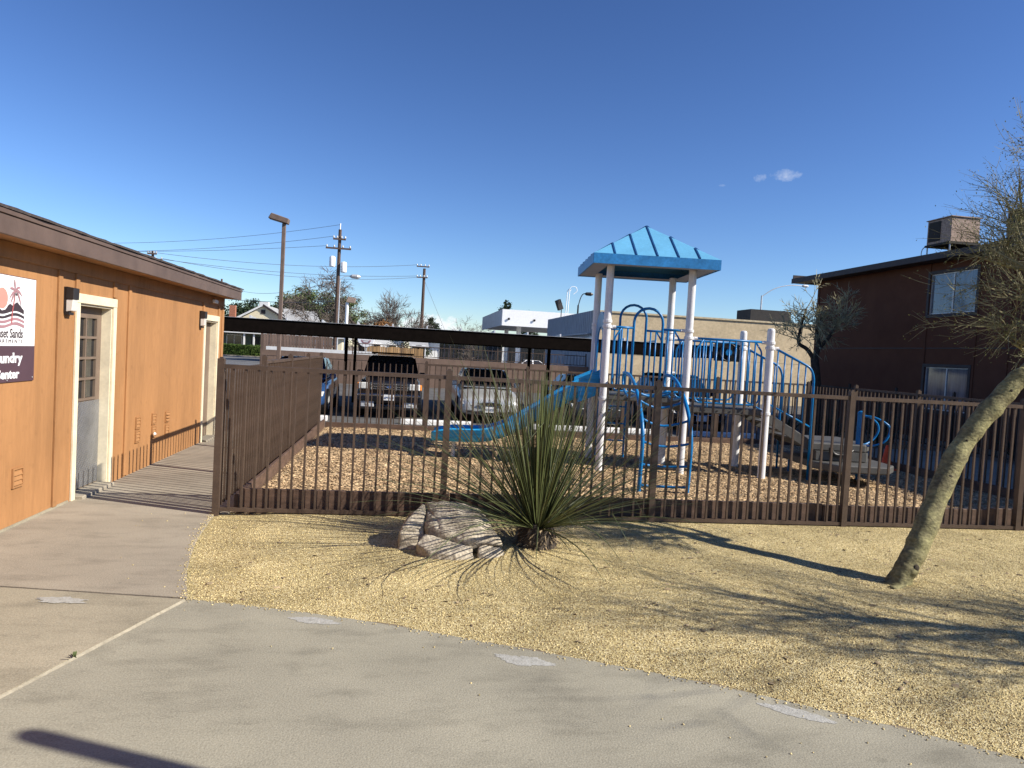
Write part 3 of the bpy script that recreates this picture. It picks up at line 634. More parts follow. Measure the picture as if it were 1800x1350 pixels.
# ================================================================== PLAY STRUCTURE  (local frame: u right, v away)
PS = thing('play_structure', (3.66, 11.14, 0), 'blue and white playground climbing tower with hipped roof, slide and stairs', 'playground', None, R(-6.5))
HU, HV = .63, .60
def ppost(u, v, h, r=.058, cap=True):
    m = MB(); prof = [(r, -.05), (r, h-.05)] + ([(r*.97, h-.03), (r*.8, h-.01), (r*.45, h)] if cap else [(r, h)]); m.lathe(prof, 18, (u, v, 0)); return m.build('post', 'post_white', PS, smooth='auto')
def clamp(u, v, z, dirs, r=.058):
    m = MB(); m.lathe([(r+.012, z-.022), (r+.014, z-.018), (r+.014, z+.018), (r+.012, z+.022)], 16, (u, v, 0))
    for dx, dy in dirs:
        d = Vector((dx, dy, 0)); m.tube([Vector((u, v, z))+d*(r+.005), Vector((u, v, z))+d*(r+.075)], .026, 10)
        s = Vector((-dy, dx, 0)); m.bar(Vector((u, v, z))+d*(r+.01)-s*.03, Vector((u, v, z))+d*(r+.01)+s*.03, .03, .05)
    m.build('clamp', 'post_white', PS)
for u, v in ((-HU, -HV), (HU, -HV), (-HU, HV), (HU, HV)): ppost(u, v, 3.15, cap=False)
ppost(1.9, -HV, 2.335); ppost(1.9, HV, 2.335)
# roof
RS, ZB, ZF, ZA = .945, 3.125, 3.275, 3.88
roof = bpy.data.objects.new('roof', None); COL.objects.link(roof); roof.parent = PS
cor = [(-RS, -RS), (RS, -RS), (RS, RS), (-RS, RS)]
for i in range(4):
    a, b = cor[i], cor[(i+1) % 4]; m = MB(); m.add([(*a, ZF), (*b, ZF), (0, 0, ZA), (a[0]*.985, a[1]*.985, ZF-.02), (b[0]*.985, b[1]*.985, ZF-.02), (0, 0, ZA-.02)], [(0, 1, 2), (3, 5, 4), (0, 3, 4, 1)]); m.build('roof_panel', 'roof_blue', roof)
    A = Vector((*a, ZF)); Bv = Vector((*b, ZF)); nrm = (Bv-A).cross(Vector((0, 0, ZA))-A).normalized()
    for t in (1/6, 2/6, 3/6, 4/6, 5/6):
        s = A.lerp(Bv, t); mid = A.lerp(Bv, .5); inw = (Vector((0, 0, ZA))-mid); f = 1-abs(t-.5)*2
        if f <= 0: continue
        m = MB(); m.bar(s+nrm*.006, s+inw*f*.995+nrm*.006, .022, .016); m.build('seam', 'roof_seam', roof)
    dn = Vector((0, 0, -1)); out = Vector((nrm.x, nrm.y, 0)).normalized()
    m = MB(); p0 = A+out*.004; p1 = Bv+out*.004; th = out*.02
    m.add([p0-Vector((0, 0, ZF-ZB)), p1-Vector((0, 0, ZF-ZB)), p1, p0, p0-th-Vector((0, 0, ZF-ZB)), p1-th-Vector((0, 0, ZF-ZB)), p1-th, p0-th], [(0, 1, 2, 3), (7, 6, 5, 4), (0, 4, 5, 1), (3, 2, 6, 7), (0, 3, 7, 4), (1, 5, 6, 2)])
    m.build('fascia', 'roof_fascia', roof)
    inA = Vector((a[0]*.72, a[1]*.72, ZB+.012)); inB = Vector((b[0]*.72, b[1]*.72, ZB+.012))
    m = MB(); m.add([A-out*.017-Vector((0, 0, ZF-ZB-.01)), Bv-out*.017-Vector((0, 0, ZF-ZB-.01)), inB, inA], [(0, 1, 2, 3)]); m.build('soffit', 'grey_metal', roof)
# decks
def deck(u0, u1, v0, v1, z, th=.09):
    d = MB(); d.box((u0, v0, z-th), (u1, v1, z)); o = d.build('deck', 'deck_grey', PS, bevel=.012); return o
deck(-HU+.06, HU-.065, -HV+.02, HV-.02, 1.19); deck(HU-.060, 1.86, -HV+.02, HV-.02, 1.075, .10)
for u in (.95, 1.15, 1.35, 1.55, 1.75): m = MB(); m.lathe([(.014, 0), (.014, .004)], 8, (u, -HV+.014, 1.02), 'y'); m.build('bolt', 'lamp_black', PS)
TB = .0155
def pipe(pts, r=TB, n=8, name='rail', parent=PS, smooth=3):
    P_ = catmull(pts, smooth) if smooth and len(pts) > 2 else [Vector(p) for p in pts]; m = MB(); m.tube(P_, r, n); return m.build(name, 'play_blue', parent, smooth=True)
def round_path(pts, r=.06, n=4):
    "polyline with rounded corners"
    P_ = [Vector(p) for p in pts]; Q = [P_[0]]
    for a, b, c in zip(P_[:-2], P_[1:-1], P_[2:]):
        d1 = (a-b); d2 = (c-b); k = min(r, d1.length*.45, d2.length*.45); s = b+d1.normalized()*k; e = b+d2.normalized()*k
        for i in range(n+1): t = i/n; Q.append(s*(1-t)**2+b*2*t*(1-t)+e*t*t)
    Q.append(P_[-1]); return Q
def rpipe(pts, r=TB, name='rail', rad=.06, parent=PS): m = MB(); m.tube(round_path(pts, rad), r, 8); return m.build(name, 'play_blue', parent, smooth=True)
# tower arch panels, front and back
def arch_panel(v, zr, top):
    pn = bpy.data.objects.new('arch_panel', None); COL.objects.link(pn); pn.parent = PS
    z0 = 1.25; r = .222
    arc = [(-r, v, z0), (-r, v, top-r)]+[(r*math.cos(a), v, top-r+r*math.sin(a)) for a in np.linspace(math.pi, 0, 11)[1:-1]]+[(r, v, top-r), (r, v, z0)]
    m = MB(); m.tube(arc, .021, 8); m.build('arch_pipe', 'play_blue', pn, smooth=True)
    for s in (-1, 1):
        rpipe([(s*HU, v, zr), (s*r, v, zr)], .019, 'top_rail', parent=pn)
        rpipe([(s*.40, v, zr), (s*.505, v, zr-.16), (s*.505, v, z0+.07), (s*.44, v, z0), (s*r, v, z0)], .0135, 'side_loop', parent=pn)
        for u in (.40, .31): rpipe([(s*u, v, zr), (s*u, v, z0)], .0135, 'baluster', parent=pn)
arch_panel(-HV, 2.22, 2.53); arch_panel(HV, 2.24, 2.66)
for z, s in ((2.22, -HV), (2.24, HV)):
    clamp(-HU, s, z, [(1, 0)]); clamp(HU, s, z, [(-1, 0)])
clamp(-HU, -HV, 2.30, [(0, 1)]); clamp(HU, -HV, 2.115, [(1, 0)]); clamp(HU, HV, 2.13, [(1, 0)]); clamp(HU, HV, 1.55, [(1, 0)]); clamp(-HU, HV, 2.30, [(0, -1)])
for u in (-HU, HU):
    for v in (-HV, HV): clamp(u, v, 1.12, [(0, -1 if v > 0 else 1)])
# deck-two barriers
def barrier(v, wheel=False):
    pn = bpy.data.objects.new('barrier', None); COL.objects.link(pn); pn.parent = PS
    zr = 2.117; zb = 1.14
    rpipe([(HU+.05, v, zr), (1.85, v, zr)], .019, 'top_rail', parent=pn)
    rpipe([(.872, v, zr), (.768, v, zr-.15), (.768, v, zb+.06), (.83, v, zb), (1.70, v, zb), (1.772, v, zb+.06), (1.772, v, zr-.15), (1.668, v, zr)], .0145, 'loop', .04, pn)
    for i in range(9): u = .872+i*.0995; rpipe([(u, v, zr), (u, v, zb)], .0135, 'baluster', parent=pn)
    for u in (.98, 1.56): rpipe([(u, v, zb), (u, v, 1.07)], .012, 'foot', parent=pn)
barrier(-HV); barrier(HV)
for v in (-HV, HV): clamp(1.9, v, 2.11, [(-1, 0)]); clamp(1.9, v, 2.03, [(1, 0)]); clamp(1.9, v, 1.02, [(0, 1 if v < 0 else -1)])
# steering wheel on the back barrier
wh = bpy.data.objects.new('steering_wheel', None); COL.objects.link(wh); wh.parent = PS; wh.location = (1.64, HV-.06, 1.95)
m = MB(); m.tube([(.145*math.cos(a), 0, .145*math.sin(a)) for a in np.linspace(0, 2*math.pi, 25)[:-1]], .016, 8, closed=True); m.build('rim', 'black_plastic', wh, smooth=True)
m = MB(); m.box((-.14, -.012, -.025), (.14, .012, .025)); m.box((-.022, -.011, -.14), (.022, .011, 0)); m.build('spokes', 'black_plastic', wh)
m = MB(); m.lathe([(.055, -.03), (.055, .02)], 14, (0, 0, 0), 'y'); m.build('hub', 'play_blue', wh)
m = MB(); m.box((1.42, HV-.02, 1.80), (1.86, HV+.02, 2.10)); m.build('wheel_board', 'black_plastic', PS)
# stairs from deck two down to the transfer deck
def stair_rail(v):
    pn = bpy.data.objects.new('stair_rail', None); COL.objects.link(pn); pn.parent = PS
    rpipe([(1.95, v, 2.045), (2.555, v, 1.765), (2.615, v, 1.62), (2.625, v, .02)], .019, 'handrail', .10, pn)
    rpipe([(1.95, v, 1.165), (2.60, v, .855)], .0145, 'lower_rail', parent=pn)
    for i in range(5): u = 2.03+i*.112; rpipe([(u, v, 2.008-(u-2.03)*.463), (u, v, 1.127-(u-2.03)*.475)], .0125, 'baluster', parent=pn)
stair_rail(-HV); stair_rail(HV)
for v in (-HV+.04, HV-.04):
    m = MB(); m.extr([(1.90, 1.07), (2.66, .64), (2.66, .47), (1.90, .90)], 'y', v-.02, v+.02); m.build('stringer', 'deck_grey', PS, bevel=.008)
for i in range(4):
    u = 1.93+i*.18; z = .955-i*.105; m = MB(); m.box((u, -HV+.065, z-.03), (u+.20, HV-.065, z)); m.build('tread', 'deck_grey', PS, bevel=.006)
# transfer decks with legs and handhold
m = MB(); m.prism([(2.66, -.62), (3.50, -.62), (3.66, -.42), (3.66, .62), (2.66, .62)], .50, .615); m.build('transfer_deck', 'deck_grey', PS, bevel=.015)
m = MB(); m.prism([(2.70, -.68), (3.50, -.65), (3.55, -.60), (3.55, -.40), (2.70, -.40)], .36, .495); m.build('riser', 'deck_grey', PS)
m = MB(); m.prism([(2.62, -.75), (2.86, -1.08), (3.62, -1.10), (3.86, -.80), (3.86, .45), (2.62, .45)], .235, .345); m.build('lower_step', 'deck_grey', PS, bevel=.015)
for u, v, h in ((2.98, -1.0, .30), (3.58, -.25, .30), (2.75, .4, .30), (3.7, .35, .30)):
    m = MB(); m.lathe([(.019, -.05), (.019, h)], 10, (u, v, 0)); m.build('leg', 'play_blue', PS, smooth='auto')
m = MB(); m.lathe([(.052, .56), (.052, 1.08), (.056, 1.085), (.056, 1.10), (.045, 1.125), (.02, 1.14)], 18, (3.45, -.50, 0)); m.build('handhold_post', 'play_blue', PS, smooth='auto')
for sgn in (-.16, .16): 
    pts = [(3.49, -.50, 1.06), (3.62, -.50+sgn*.6, 1.05), (3.80, -.50+sgn, .95), (3.83, -.50+sgn, .82), (3.75, -.50+sgn, .68), (3.60, -.50+sgn*.6, .61), (3.48, -.50, .60)]; pipe(pts, .0155, 8, 'handhold_loop')
m = MB(); m.tube(catmull([(3.42, -.5, .58), (3.2, -.66, .47), (3.0, -.7, .45), (2.93, -.7, .50), (2.92, -.69, .56)], 4), [.035]*17, 8); m.build('handhold_bracket', 'black_plastic', PS, smooth=True)
# slide: U section swept along a curve towards -u
path = catmull([(-.60, 0, 1.20), (-.80, 0, 1.19), (-1.10, 0, 1.03), (-1.60, 0, .70), (-2.05, 0, .43), (-2.42, 0, .32), (-2.85, 0, .30), (-3.24, 0, .30)], 5)
sec = [(-.30, .24), (-.315, .22), (-.30, .20), (-.275, .10), (-.22, .02), (0, 0), (.22, .02), (.275, .10), (.30, .20), (.315, .22), (.30, .24), (.27, .225), (.245, .12), (.20, .045), (0, .025), (-.20, .045), (-.245, .12), (-.27, .225)]
m = MB(); vs = []; ns = len(sec)
for i, p in enumerate(path):
    d = (path[min(i+1, len(path)-1)]-path[max(i-1, 0)]).normalized(); nn = Vector((d.z, 0, -d.x)); nn = nn if nn.z > 0 else -nn
    fl = 1.0 if i < len(path)-5 else 1.0-.07*(i-len(path)+5)
    for a, b in sec: vs.append(p+Vector((0, a, 0))+nn*(b*(fl if b > .03 else 1)-.03))
fs = [(i*ns+k, i*ns+(k+1) % ns, (i+1)*ns+(k+1) % ns, (i+1)*ns+k) for i in range(len(path)-1) for k in range(ns)]+[tuple(range(ns)), tuple(range((len(path)-1)*ns, len(path)*ns))]
m.add(vs, fs); slide = m.build('slide', 'slide_blue', PS, smooth=True)
for s in (-1, 1): m = MB(); m.extr([(-.66, 1.16), (-.98, 1.02), (-.98, 1.40), (-.66, 1.55)], 'y', s*.305-.012, s*.305+.012); m.build('slide_hood', 'slide_blue', PS)
m = MB(); m.tube([(-2.9, .0, -.05), (-2.9, 0, .28)], .035, 10); m.build('slide_leg', 'post_white', PS, smooth='auto')
m = MB(); m.tube([(-1.7, .0, -.05), (-1.7, 0, .60)], .03, 10); m.build('slide_leg', 'post_white', PS, smooth='auto')
# slide entry panel: solid blue panel with an arched opening
outer = [(-.50, 1.20), (-.50, 2.10)]+[(.50*math.cos(a), 2.08+.40*math.sin(a)) for a in np.linspace(math.pi, 0, 13)[1:-1]]+[(.50, 2.10), (.50, 1.20)]
inner = [(-.27, 1.20), (-.27, 1.95)]+[(.27*math.cos(a), 1.97+.27*math.sin(a)) for a in np.linspace(math.pi, 0, 13)[1:-1]]+[(.27, 1.95), (.27, 1.20)]
n = len(outer); m = MB(); vs = [(-HU-.012, a, b) for a, b in outer]+[(-HU-.012, a, b) for a, b in inner]+[(-HU+.012, a, b) for a, b in outer]+[(-HU+.012, a, b) for a, b in inner]
fs = [(i, i+1, n+i+1, n+i) for i in range(n-1)]+[(2*n+i, 3*n+i, 3*n+i+1, 2*n+i+1) for i in range(n-1)]+[(i, 2*n+i, 2*n+i+1, i+1) for i in range(n-1)]+[(n+i, n+i+1, 3*n+i+1, 3*n+i) for i in range(n-1)]+[(0, n, 3*n, 2*n), (n-1, 3*n-1, 4*n-1, 2*n-1)]
m.add(vs, fs); m.build('slide_panel', 'play_blue', PS)
# arch climber
cl = bpy.data.objects.new('climber', None); COL.objects.link(cl); cl.parent = PS
rail = [(-2.20, -.05), (-2.24, .35), (-2.25, .65), (-2.16, .90), (-1.95, 1.12), (-1.70, 1.29), (-1.38, 1.44), (-1.0, 1.52), (-.66, 1.53)]
for u in (-.34, .30):
    m = MB(); m.tube(catmull([(u, v, z) for v, z in rail], 4), .026, 10); m.build('side_rail', 'play_blue', cl, smooth=True)
    loop = [(-.66, 1.53), (-.60, 1.46), (-.64, 1.34), (-.85, 1.24), (-1.15, 1.19), (-1.5, 1.22), (-1.74, 1.26)]
    m = MB(); m.tube(catmull([(u, v, z) for v, z in loop], 4), .018, 8); m.build('hand_loop', 'play_blue', cl, smooth=True)
for v, z, sg in ((-2.22, .10, .03), (-2.24, .38, .04), (-2.24, .68, .07), (-2.10, .97, .10), (-1.80, 1.20, .11), (-1.40, 1.32, .10), (-1.0, 1.30, .08)):
    pts = [(-.34+.64*t, v+.12*math.sin(math.pi*t), z-sg*math.sin(math.pi*t)) for t in np.linspace(0, 1, 9)]; m = MB(); m.tube(pts, .0165, 8); m.build('rung', 'play_blue', cl, smooth=True)
# back vertical ladder frame seen under the deck
for u in (-.45, .05): m = MB(); m.tube([(u, HV+.45, -.05), (u, HV+.45, 1.0), (u, HV+.10, 1.2)], .02, 8); m.build('back_ladder_rail', 'play_blue', PS)
for z in (.3, .6, .9): m = MB(); m.tube([(-.45, HV+.45, z), (.05, HV+.45, z)], .015, 8); m.build('back_ladder_rung', 'play_blue', PS)
# traffic cone
T = thing('traffic_cone', (8.62, 11.75, .02), 'orange traffic cone standing at the shaded back corner of the playground', 'cone')
m = MB(); m.box((-.14, -.14, 0), (.14, .14, .025)); m.build('base', 'orange_cone', T, bevel=.006)
m = MB(); m.lathe([(.11, .026), (.10, .04), (.028, .43), (.022, .44)], 18); m.build('cone', 'orange_cone', T, smooth='auto')

# ================================================================== SPIKY PLANT
PL = thing('desert_spoon_plant', (1.21, 6.22, .0), 'large spiky grass tree with long thin green blades beside the boulder', 'plant')
rp = random.Random(21); blades = []
def blade(theta, phi, ln, droop, w, base_r=.10, z0=.20):
    d = Vector((math.sin(theta)*math.cos(phi), math.sin(theta)*math.sin(phi), math.cos(theta))); p = Vector((base_r*math.cos(phi)*min(1, theta*1.3), base_r*math.sin(phi)*min(1, theta*1.3), z0)); seg = 7
    side = Vector((-math.sin(phi), math.cos(phi), 0)); vs = []; fs = []; dd = d.copy(); tw = rp.uniform(-.6, .6); kink = rp.choice((3, 4, 5)) if rp.random() < .05 else -1
    side = (side*math.cos(tw)+d.cross(side)*math.sin(tw)).normalized()
    for i in range(seg+1):
        t = i/seg; ww = w*(1-t)**.75+.0012; nn = dd.cross(side).normalized()
        vs += [p-side*ww, p+side*ww, p+nn*ww*.55]
        p = p+dd*ln/seg
        if i == kink: dd = (dd+Vector((0, 0, -1.5))+side*rp.uniform(-.6, .6)).normalized()
        dd = (dd+Vector((0, 0, -droop*(.25+t*1.1)/seg))+side*rp.uniform(-.012, .012)).normalized()
    for i in range(seg):
        a = 3*i
        for k in range(3): fs.append((a+k, a+(k+1) % 3, a+3+(k+1) % 3, a+3+k))
    return vs, fs
rest = MB()
for i in range(470):
    q = i/385; th = (.03+.46*q/.62 if q < .62 else .42+.86*(q-.62)/.38) if i < 385 else rp.uniform(.9, 1.42); th += rp.uniform(-.07, .07); phi = i*2.39996+rp.uniform(-.3, .3)
    ln = rp.uniform(1.02, 1.46) if th < .45 else rp.uniform(1.2, 1.85); droop = rp.uniform(.02, .25)+(1.1 if rp.random() < .14 else .0)*rp.random()+(.35*max(0, th-.9) if i < 385 else rp.uniform(.35, .95))
    vs, fs = blade(th, phi, ln, droop, rp.uniform(.0050, .0080))
    # blades that would sink into the ground bend off above it
    vs = [(v[0], v[1], max(v[2], .025)) for v in vs]
    if i % 11 < 7 and i < 470: m = MB(); m.add(vs, fs); m.build('leaf', 'leaf_blade', PL, smooth=True)
    else: rest.add(vs, fs)
o = rest.build('leaf_mass', 'leaf_blade', PL, smooth=True); o['kind'] = 'stuff'
m = MB(); m.lathe([(.16, -.03), (.185, .03), (.175, .14), (.12, .24)], 16); m.build('stump', 'bark_dark', PL)
dry = MB()
for i in range(420):
    phi = rp.uniform(0, 6.28); z = rp.uniform(.0, .22); r = .165+rp.uniform(0, .03); c = Vector((r*math.cos(phi), r*math.sin(phi), z)); d = Vector((math.cos(phi+rp.uniform(-.4, .4)), math.sin(phi+rp.uniform(-.4, .4)), rp.uniform(-.9, .2))).normalized(); s = Vector((-math.sin(phi), math.cos(phi), 0))*rp.uniform(.004, .009); l = rp.uniform(.03, .085)
    e = c+d*l; e.z = max(e.z, .012); dry.add([c-s, c+s, e], [(0, 1, 2)])
for i in range(16):
    phi = rp.uniform(0, 6.28); vs, fs = blade(1.3, phi, rp.uniform(.2, .5), rp.uniform(.9, 1.6), .004, .16, .15); dry.add([(v[0], v[1], max(v[2], .02)) for v in vs], fs)
o = dry.build('dry_fringe', 'dry_leaf', PL); o['kind'] = 'stuff'

# ================================================================== BOULDER
BO = thing('boulder', (.42, 6.1, 0), 'weathered brown cracked boulder on the gravel left of the spiky plant', 'boulder')
def rock(pts, seed, name, sub=4, amp=.016):
    bm = bmesh.new()
    for p in pts: bm.verts.new(p)
    r_ = bmesh.ops.convex_hull(bm, input=bm.verts); bmesh.ops.delete(bm, geom=[g_ for g_ in r_['geom_interior'] if isinstance(g_, bmesh.types.BMVert)], context='VERTS') if r_['geom_interior'] else None
    bmesh.ops.triangulate(bm, faces=bm.faces); bmesh.ops.bevel(bm, geom=list(bm.edges), offset=.009, segments=1, affect='EDGES', clamp_overlap=True); bmesh.ops.triangulate(bm, faces=bm.faces)
    for k in range(sub): 
        bmesh.ops.subdivide_edges(bm, edges=[e for e in bm.edges if e.calc_length() > .022], cuts=1, use_grid_fill=True); bmesh.ops.triangulate(bm, faces=bm.faces)
        if len(bm.faces) > 26000: break
    bm.normal_update()
    for v in bm.verts:
        c = v.co; strata = math.sin(c.z*95+c.x*10+mnoise.noise(c*6)*4); n = mnoise.fractal(c*7+Vector((seed, 0, 0)), .8, 2.1, 6)*amp+mnoise.noise(c*3.1+Vector((0, seed, 0)))*amp*1.6+strata*.0010-max(0, .12-abs(mnoise.noise(c*4.2+Vector((seed*2, 1, 0)))))*.09
        v.co = c+v.normal*n
    me = bpy.data.meshes.new(name); bm.to_mesh(me); bm.free(); return link(name, me, 'rock', BO, True)
o_ = Vector((.42, 6.1, 0))
def rel(pts): return [Vector(p)-o_ for p in pts]
rock(rel([(.20, 6.08, .02), (.22, 6.03, .24), (.30, 6.02, .285), (.22, 6.26, .40), (.30, 6.22, .415), (.36, 6.16, .375), (.58, 6.28, .375), (.69, 6.26, .35), (.80, 6.04, .20), (.87, 5.96, .10), (.86, 6.05, -.02), (.58, 5.88, .155), (.36, 5.93, .185), (.26, 5.98, .10), (.20, 6.60, -.02), (.75, 6.55, -.02), (.72, 6.5, .24), (.12, 6.45, .22), (.62, 5.98, .28), (.80, 5.90, .13), (.45, 5.93, .05)]), 1.7, 'upper_mass')
rock(rel([(-.01, 6.02, -.02), (.0, 6.01, .20), (.09, 6.10, .30), (.20, 6.26, .37), (.20, 6.12, .285), (.215, 6.06, .22), (.17, 6.00, -.02), (.20, 6.10, .05), (.02, 6.30, -.02), (.06, 6.32, .22), (.20, 6.3, .1), (.16, 6.02, .12)]), 3.3, 'left_lobe', 3, .010)
rock(rel([(.12, 5.90, -.02), (.13, 5.86, .13), (.20, 5.92, .195), (.30, 5.87, .175), (.40, 5.82, .125), (.60, 5.80, .115), (.615, 5.77, .02), (.45, 5.71, -.02), (.26, 5.74, -.02), (.22, 5.76, .09), (.45, 5.72, .075), (.60, 5.90, .10), (.22, 5.97, .15), (.22, 5.97, .0), (.6, 5.9, .0)]), 5.2, 'lower_slab', 3, .009)
rock(rel([(.635, 5.78, -.02), (.64, 5.79, .105), (.70, 5.83, .13), (.84, 5.87, .10), (.90, 5.90, -.02), (.78, 5.77, -.02), (.88, 5.98, .05), (.66, 5.91, .11), (.66, 5.91, 0)]), 9.1, 'corner_chunk', 3, .008)

# ================================================================== LEANING TREE AT THE RIGHT
def branch_tree(mb_big, mb_small, start, direc, length, rad, level, rr, p, leaves=None):
    """recursive limb: p = dict(levels, ratio, spread, kids, wiggle, grav, seglen)"""
    n = max(3, int(length/p['seg'])); d = Vector(direc).normalized(); pos = Vector(start); pts = [pos.copy()]; dirs = [d.copy()]
    for i in range(n):
        d = (d+Vector((rr.uniform(-1, 1), rr.uniform(-1, 1), rr.uniform(-1, 1)))*p['wig']+Vector((0, 0, p['grav'][min(level, len(p['grav'])-1)]))/n).normalized(); pos = pos+d*length/n; pts.append(pos.copy()); dirs.append(d.copy())
    tip = rad*(.55 if level < p['levels']-1 else .3); rads = [rad+(tip-rad)*i/n for i in range(n+1)]
    sides = 8 if rad > .05 else (5 if rad > .015 else 3)
    (mb_big if level <= p.get('biglev', 1) else mb_small).tube(pts, rads, sides, cap=False)
    if leaves is not None and level >= p['levels']-1:
        for q in pts[1:]:
            for k in range(p.get('lv', 2)): leaves.append(q+Vector((rr.gauss(0, 1), rr.gauss(0, 1), rr.gauss(0, 1)))*p.get('lspread', .03))
    if level >= p['levels']: return
    k = p['kids'][min(level, len(p['kids'])-1)]
    for j in range(k):
        t = rr.uniform(.35, 1.0) if j < k-1 else 1.0; idx = min(n, int(t*n+.5)); bd = dirs[idx]; ax = bd.orthogonal().normalized(); ax = Matrix.Rotation(rr.uniform(0, 6.28), 3, bd) @ ax
        ang = rr.uniform(*p['spread'])*(.6 if j == k-1 else 1); nd = Matrix.Rotation(ang, 3, ax) @ bd
        branch_tree(mb_big, mb_small, pts[idx], nd, length*rr.uniform(*p['ratio']), max(rads[idx]*rr.uniform(.45, .7), p['rmin']), level+1, rr, p, leaves)
def leaf_quads(mb, pts, size, rr):
    for q in pts:
        a = Vector((rr.gauss(0, 1), rr.gauss(0, 1), rr.gauss(0, 1))).normalized()*size*rr.uniform(.6, 1.4); b = a.orthogonal().normalized()*a.length*.5; b = Matrix.Rotation(rr.uniform(0, 6.28), 3, a.normalized()) @ b
        mb.add([q-a*.5, q+b*.5, q+a*.5, q-b*.5], [(0, 1, 2, 3)])
TR = thing('palo_verde_tree', (4.07, 5.27, 0), 'leaning green-barked tree in the gravel at the right edge', 'tree')
tp = [(4.03, 5.26, -.06), (4.10, 5.28, .07), (4.20, 5.31, .24), (4.33, 5.36, .455), (4.61, 5.49, .918), (4.86, 5.54, 1.292), (5.12, 5.53, 1.603), (5.30, 5.52, 1.80)]
tc_ = catmull(tp, 7); nr = len(tc_); rr = random.Random(5)
tc_ = [p for i in range(len(tc_)-1) for p in (tc_[i], tc_[i].lerp(tc_[i+1], .5))]+[tc_[-1]]; nr = len(tc_)
rads = [.096*(1-i/nr)+.080*(i/nr)+.062*max(0, 1-i/12)**2+.006*math.sin(i*.55)*math.sin(i*.21+1) for i in range(nr)]; m = MB(); m.tube(tc_, rads, 32)
me_ = m.build('trunk', 'trunk_green', TR, smooth=True, off=(4.07, 5.27, 0)).data
for v in me_.vertices:
    c = Vector(v.co); q_ = Vector((c.x*6, c.y*6, c.z*17)); n_ = mnoise.fractal(c*5, .9, 2, 4)*.010+mnoise.noise(c*11)*.005-max(0, .10-abs(mnoise.noise(q_)))*.05+(mnoise.noise(Vector((c.x*14, c.y*14, 2)))*.055 if c.z < .16 else 0)*(1-c.z/.16); v.co = c+Vector(v.normal)*n_
for i in range(12):
    q = tc_[int(rr.uniform(.2, .97)*nr)]; a = rr.uniform(-2.4, -.3); nrm = Vector((math.cos(a), math.sin(a), .1)).normalized(); rd = rads[tc_.index(q)]
    m = MB(); c = q+nrm*(rd*.96)-Vector((4.07, 5.27, 0)); kr = rr.uniform(.010, .024); m.tube([c-nrm*.006, c+nrm*.003, c+nrm*.007], [kr*1.25, kr, kr*.4], 9); m.build('knot', 'knot', TR)
big, small = MB(), MB(); lv = []
pp = dict(levels=4, ratio=(.42, .66), spread=(.35, .95), kids=[3, 5, 6, 5], wig=.13, grav=[.1, .10, .10, .08], seg=.07, rmin=.0026, biglev=1, lv=1, lspread=.022)
fork = Vector(tp[-1]); r_ = random.Random(77)
def crown_limb(pts, r0, r1, n, ln, bias, first=.1):
    q = catmull(pts, 6); k = len(q); big.tube(q, [r0+(r1-r0)*i/(k-1) for i in range(k)], 8)
    for i in range(n):
        t = first+(1-first)*i/max(1, n-1); c = q[int(t*(k-1))]; d = Vector(bias)+Vector((r_.uniform(-.55, .55), r_.uniform(-.9, .9), r_.uniform(-.45, .75))); branch_tree(big, small, c, d, ln*r_.uniform(.65, 1.15), r_.uniform(.011, .019), 2, r_, pp, lv)
crown_limb([fork, (5.62, 5.52, 2.15), (5.86, 5.5, 2.5), (5.95, 5.5, 2.95), (5.92, 5.5, 3.45)], .068, .022, 34, .78, (-.72, -.05, .26), .25)
crown_limb([(5.88, 5.5, 2.6), (5.70, 5.5, 3.0), (5.58, 5.45, 3.45)], .022, .008, 12, .5, (-.3, 0, .8), .3)
crown_limb([fork, (5.9, 5.4, 2.1), (6.4, 5.3, 2.8), (6.7, 5.3, 3.7)], .062, .018, 12, .95, (.2, 0, .6), .3)
crown_limb([(5.5, 5.54, 1.98), (5.68, 5.85, 2.4), (5.80, 6.1, 2.8), (5.85, 6.2, 3.15)], .040, .012, 15, .58, (-.5, .1, .35), .40)
crown_limb([(5.38, 5.52, 1.87), (5.28, 5.45, 2.02), (5.12, 5.42, 2.08)], .018, .008, 7, .36, (-.75, -.2, .10), .3)
crown_limb([(5.62, 5.52, 2.15), (5.55, 5.4, 2.45), (5.38, 5.3, 2.6)], .020, .008, 8, .46, (-.6, -.3, .15), .3)
o4 = (4.07, 5.27, 0)
big.build('limbs', 'trunk_green', TR, smooth=True, off=o4)
o = small.build('crown', 'twig_green', TR, off=o4); o['kind'] = 'stuff'
m = MB(); leaf_quads(m, lv, .018, rr); o = m.build('leaves', 'leaf_palo', TR, off=o4); o['kind'] = 'stuff'
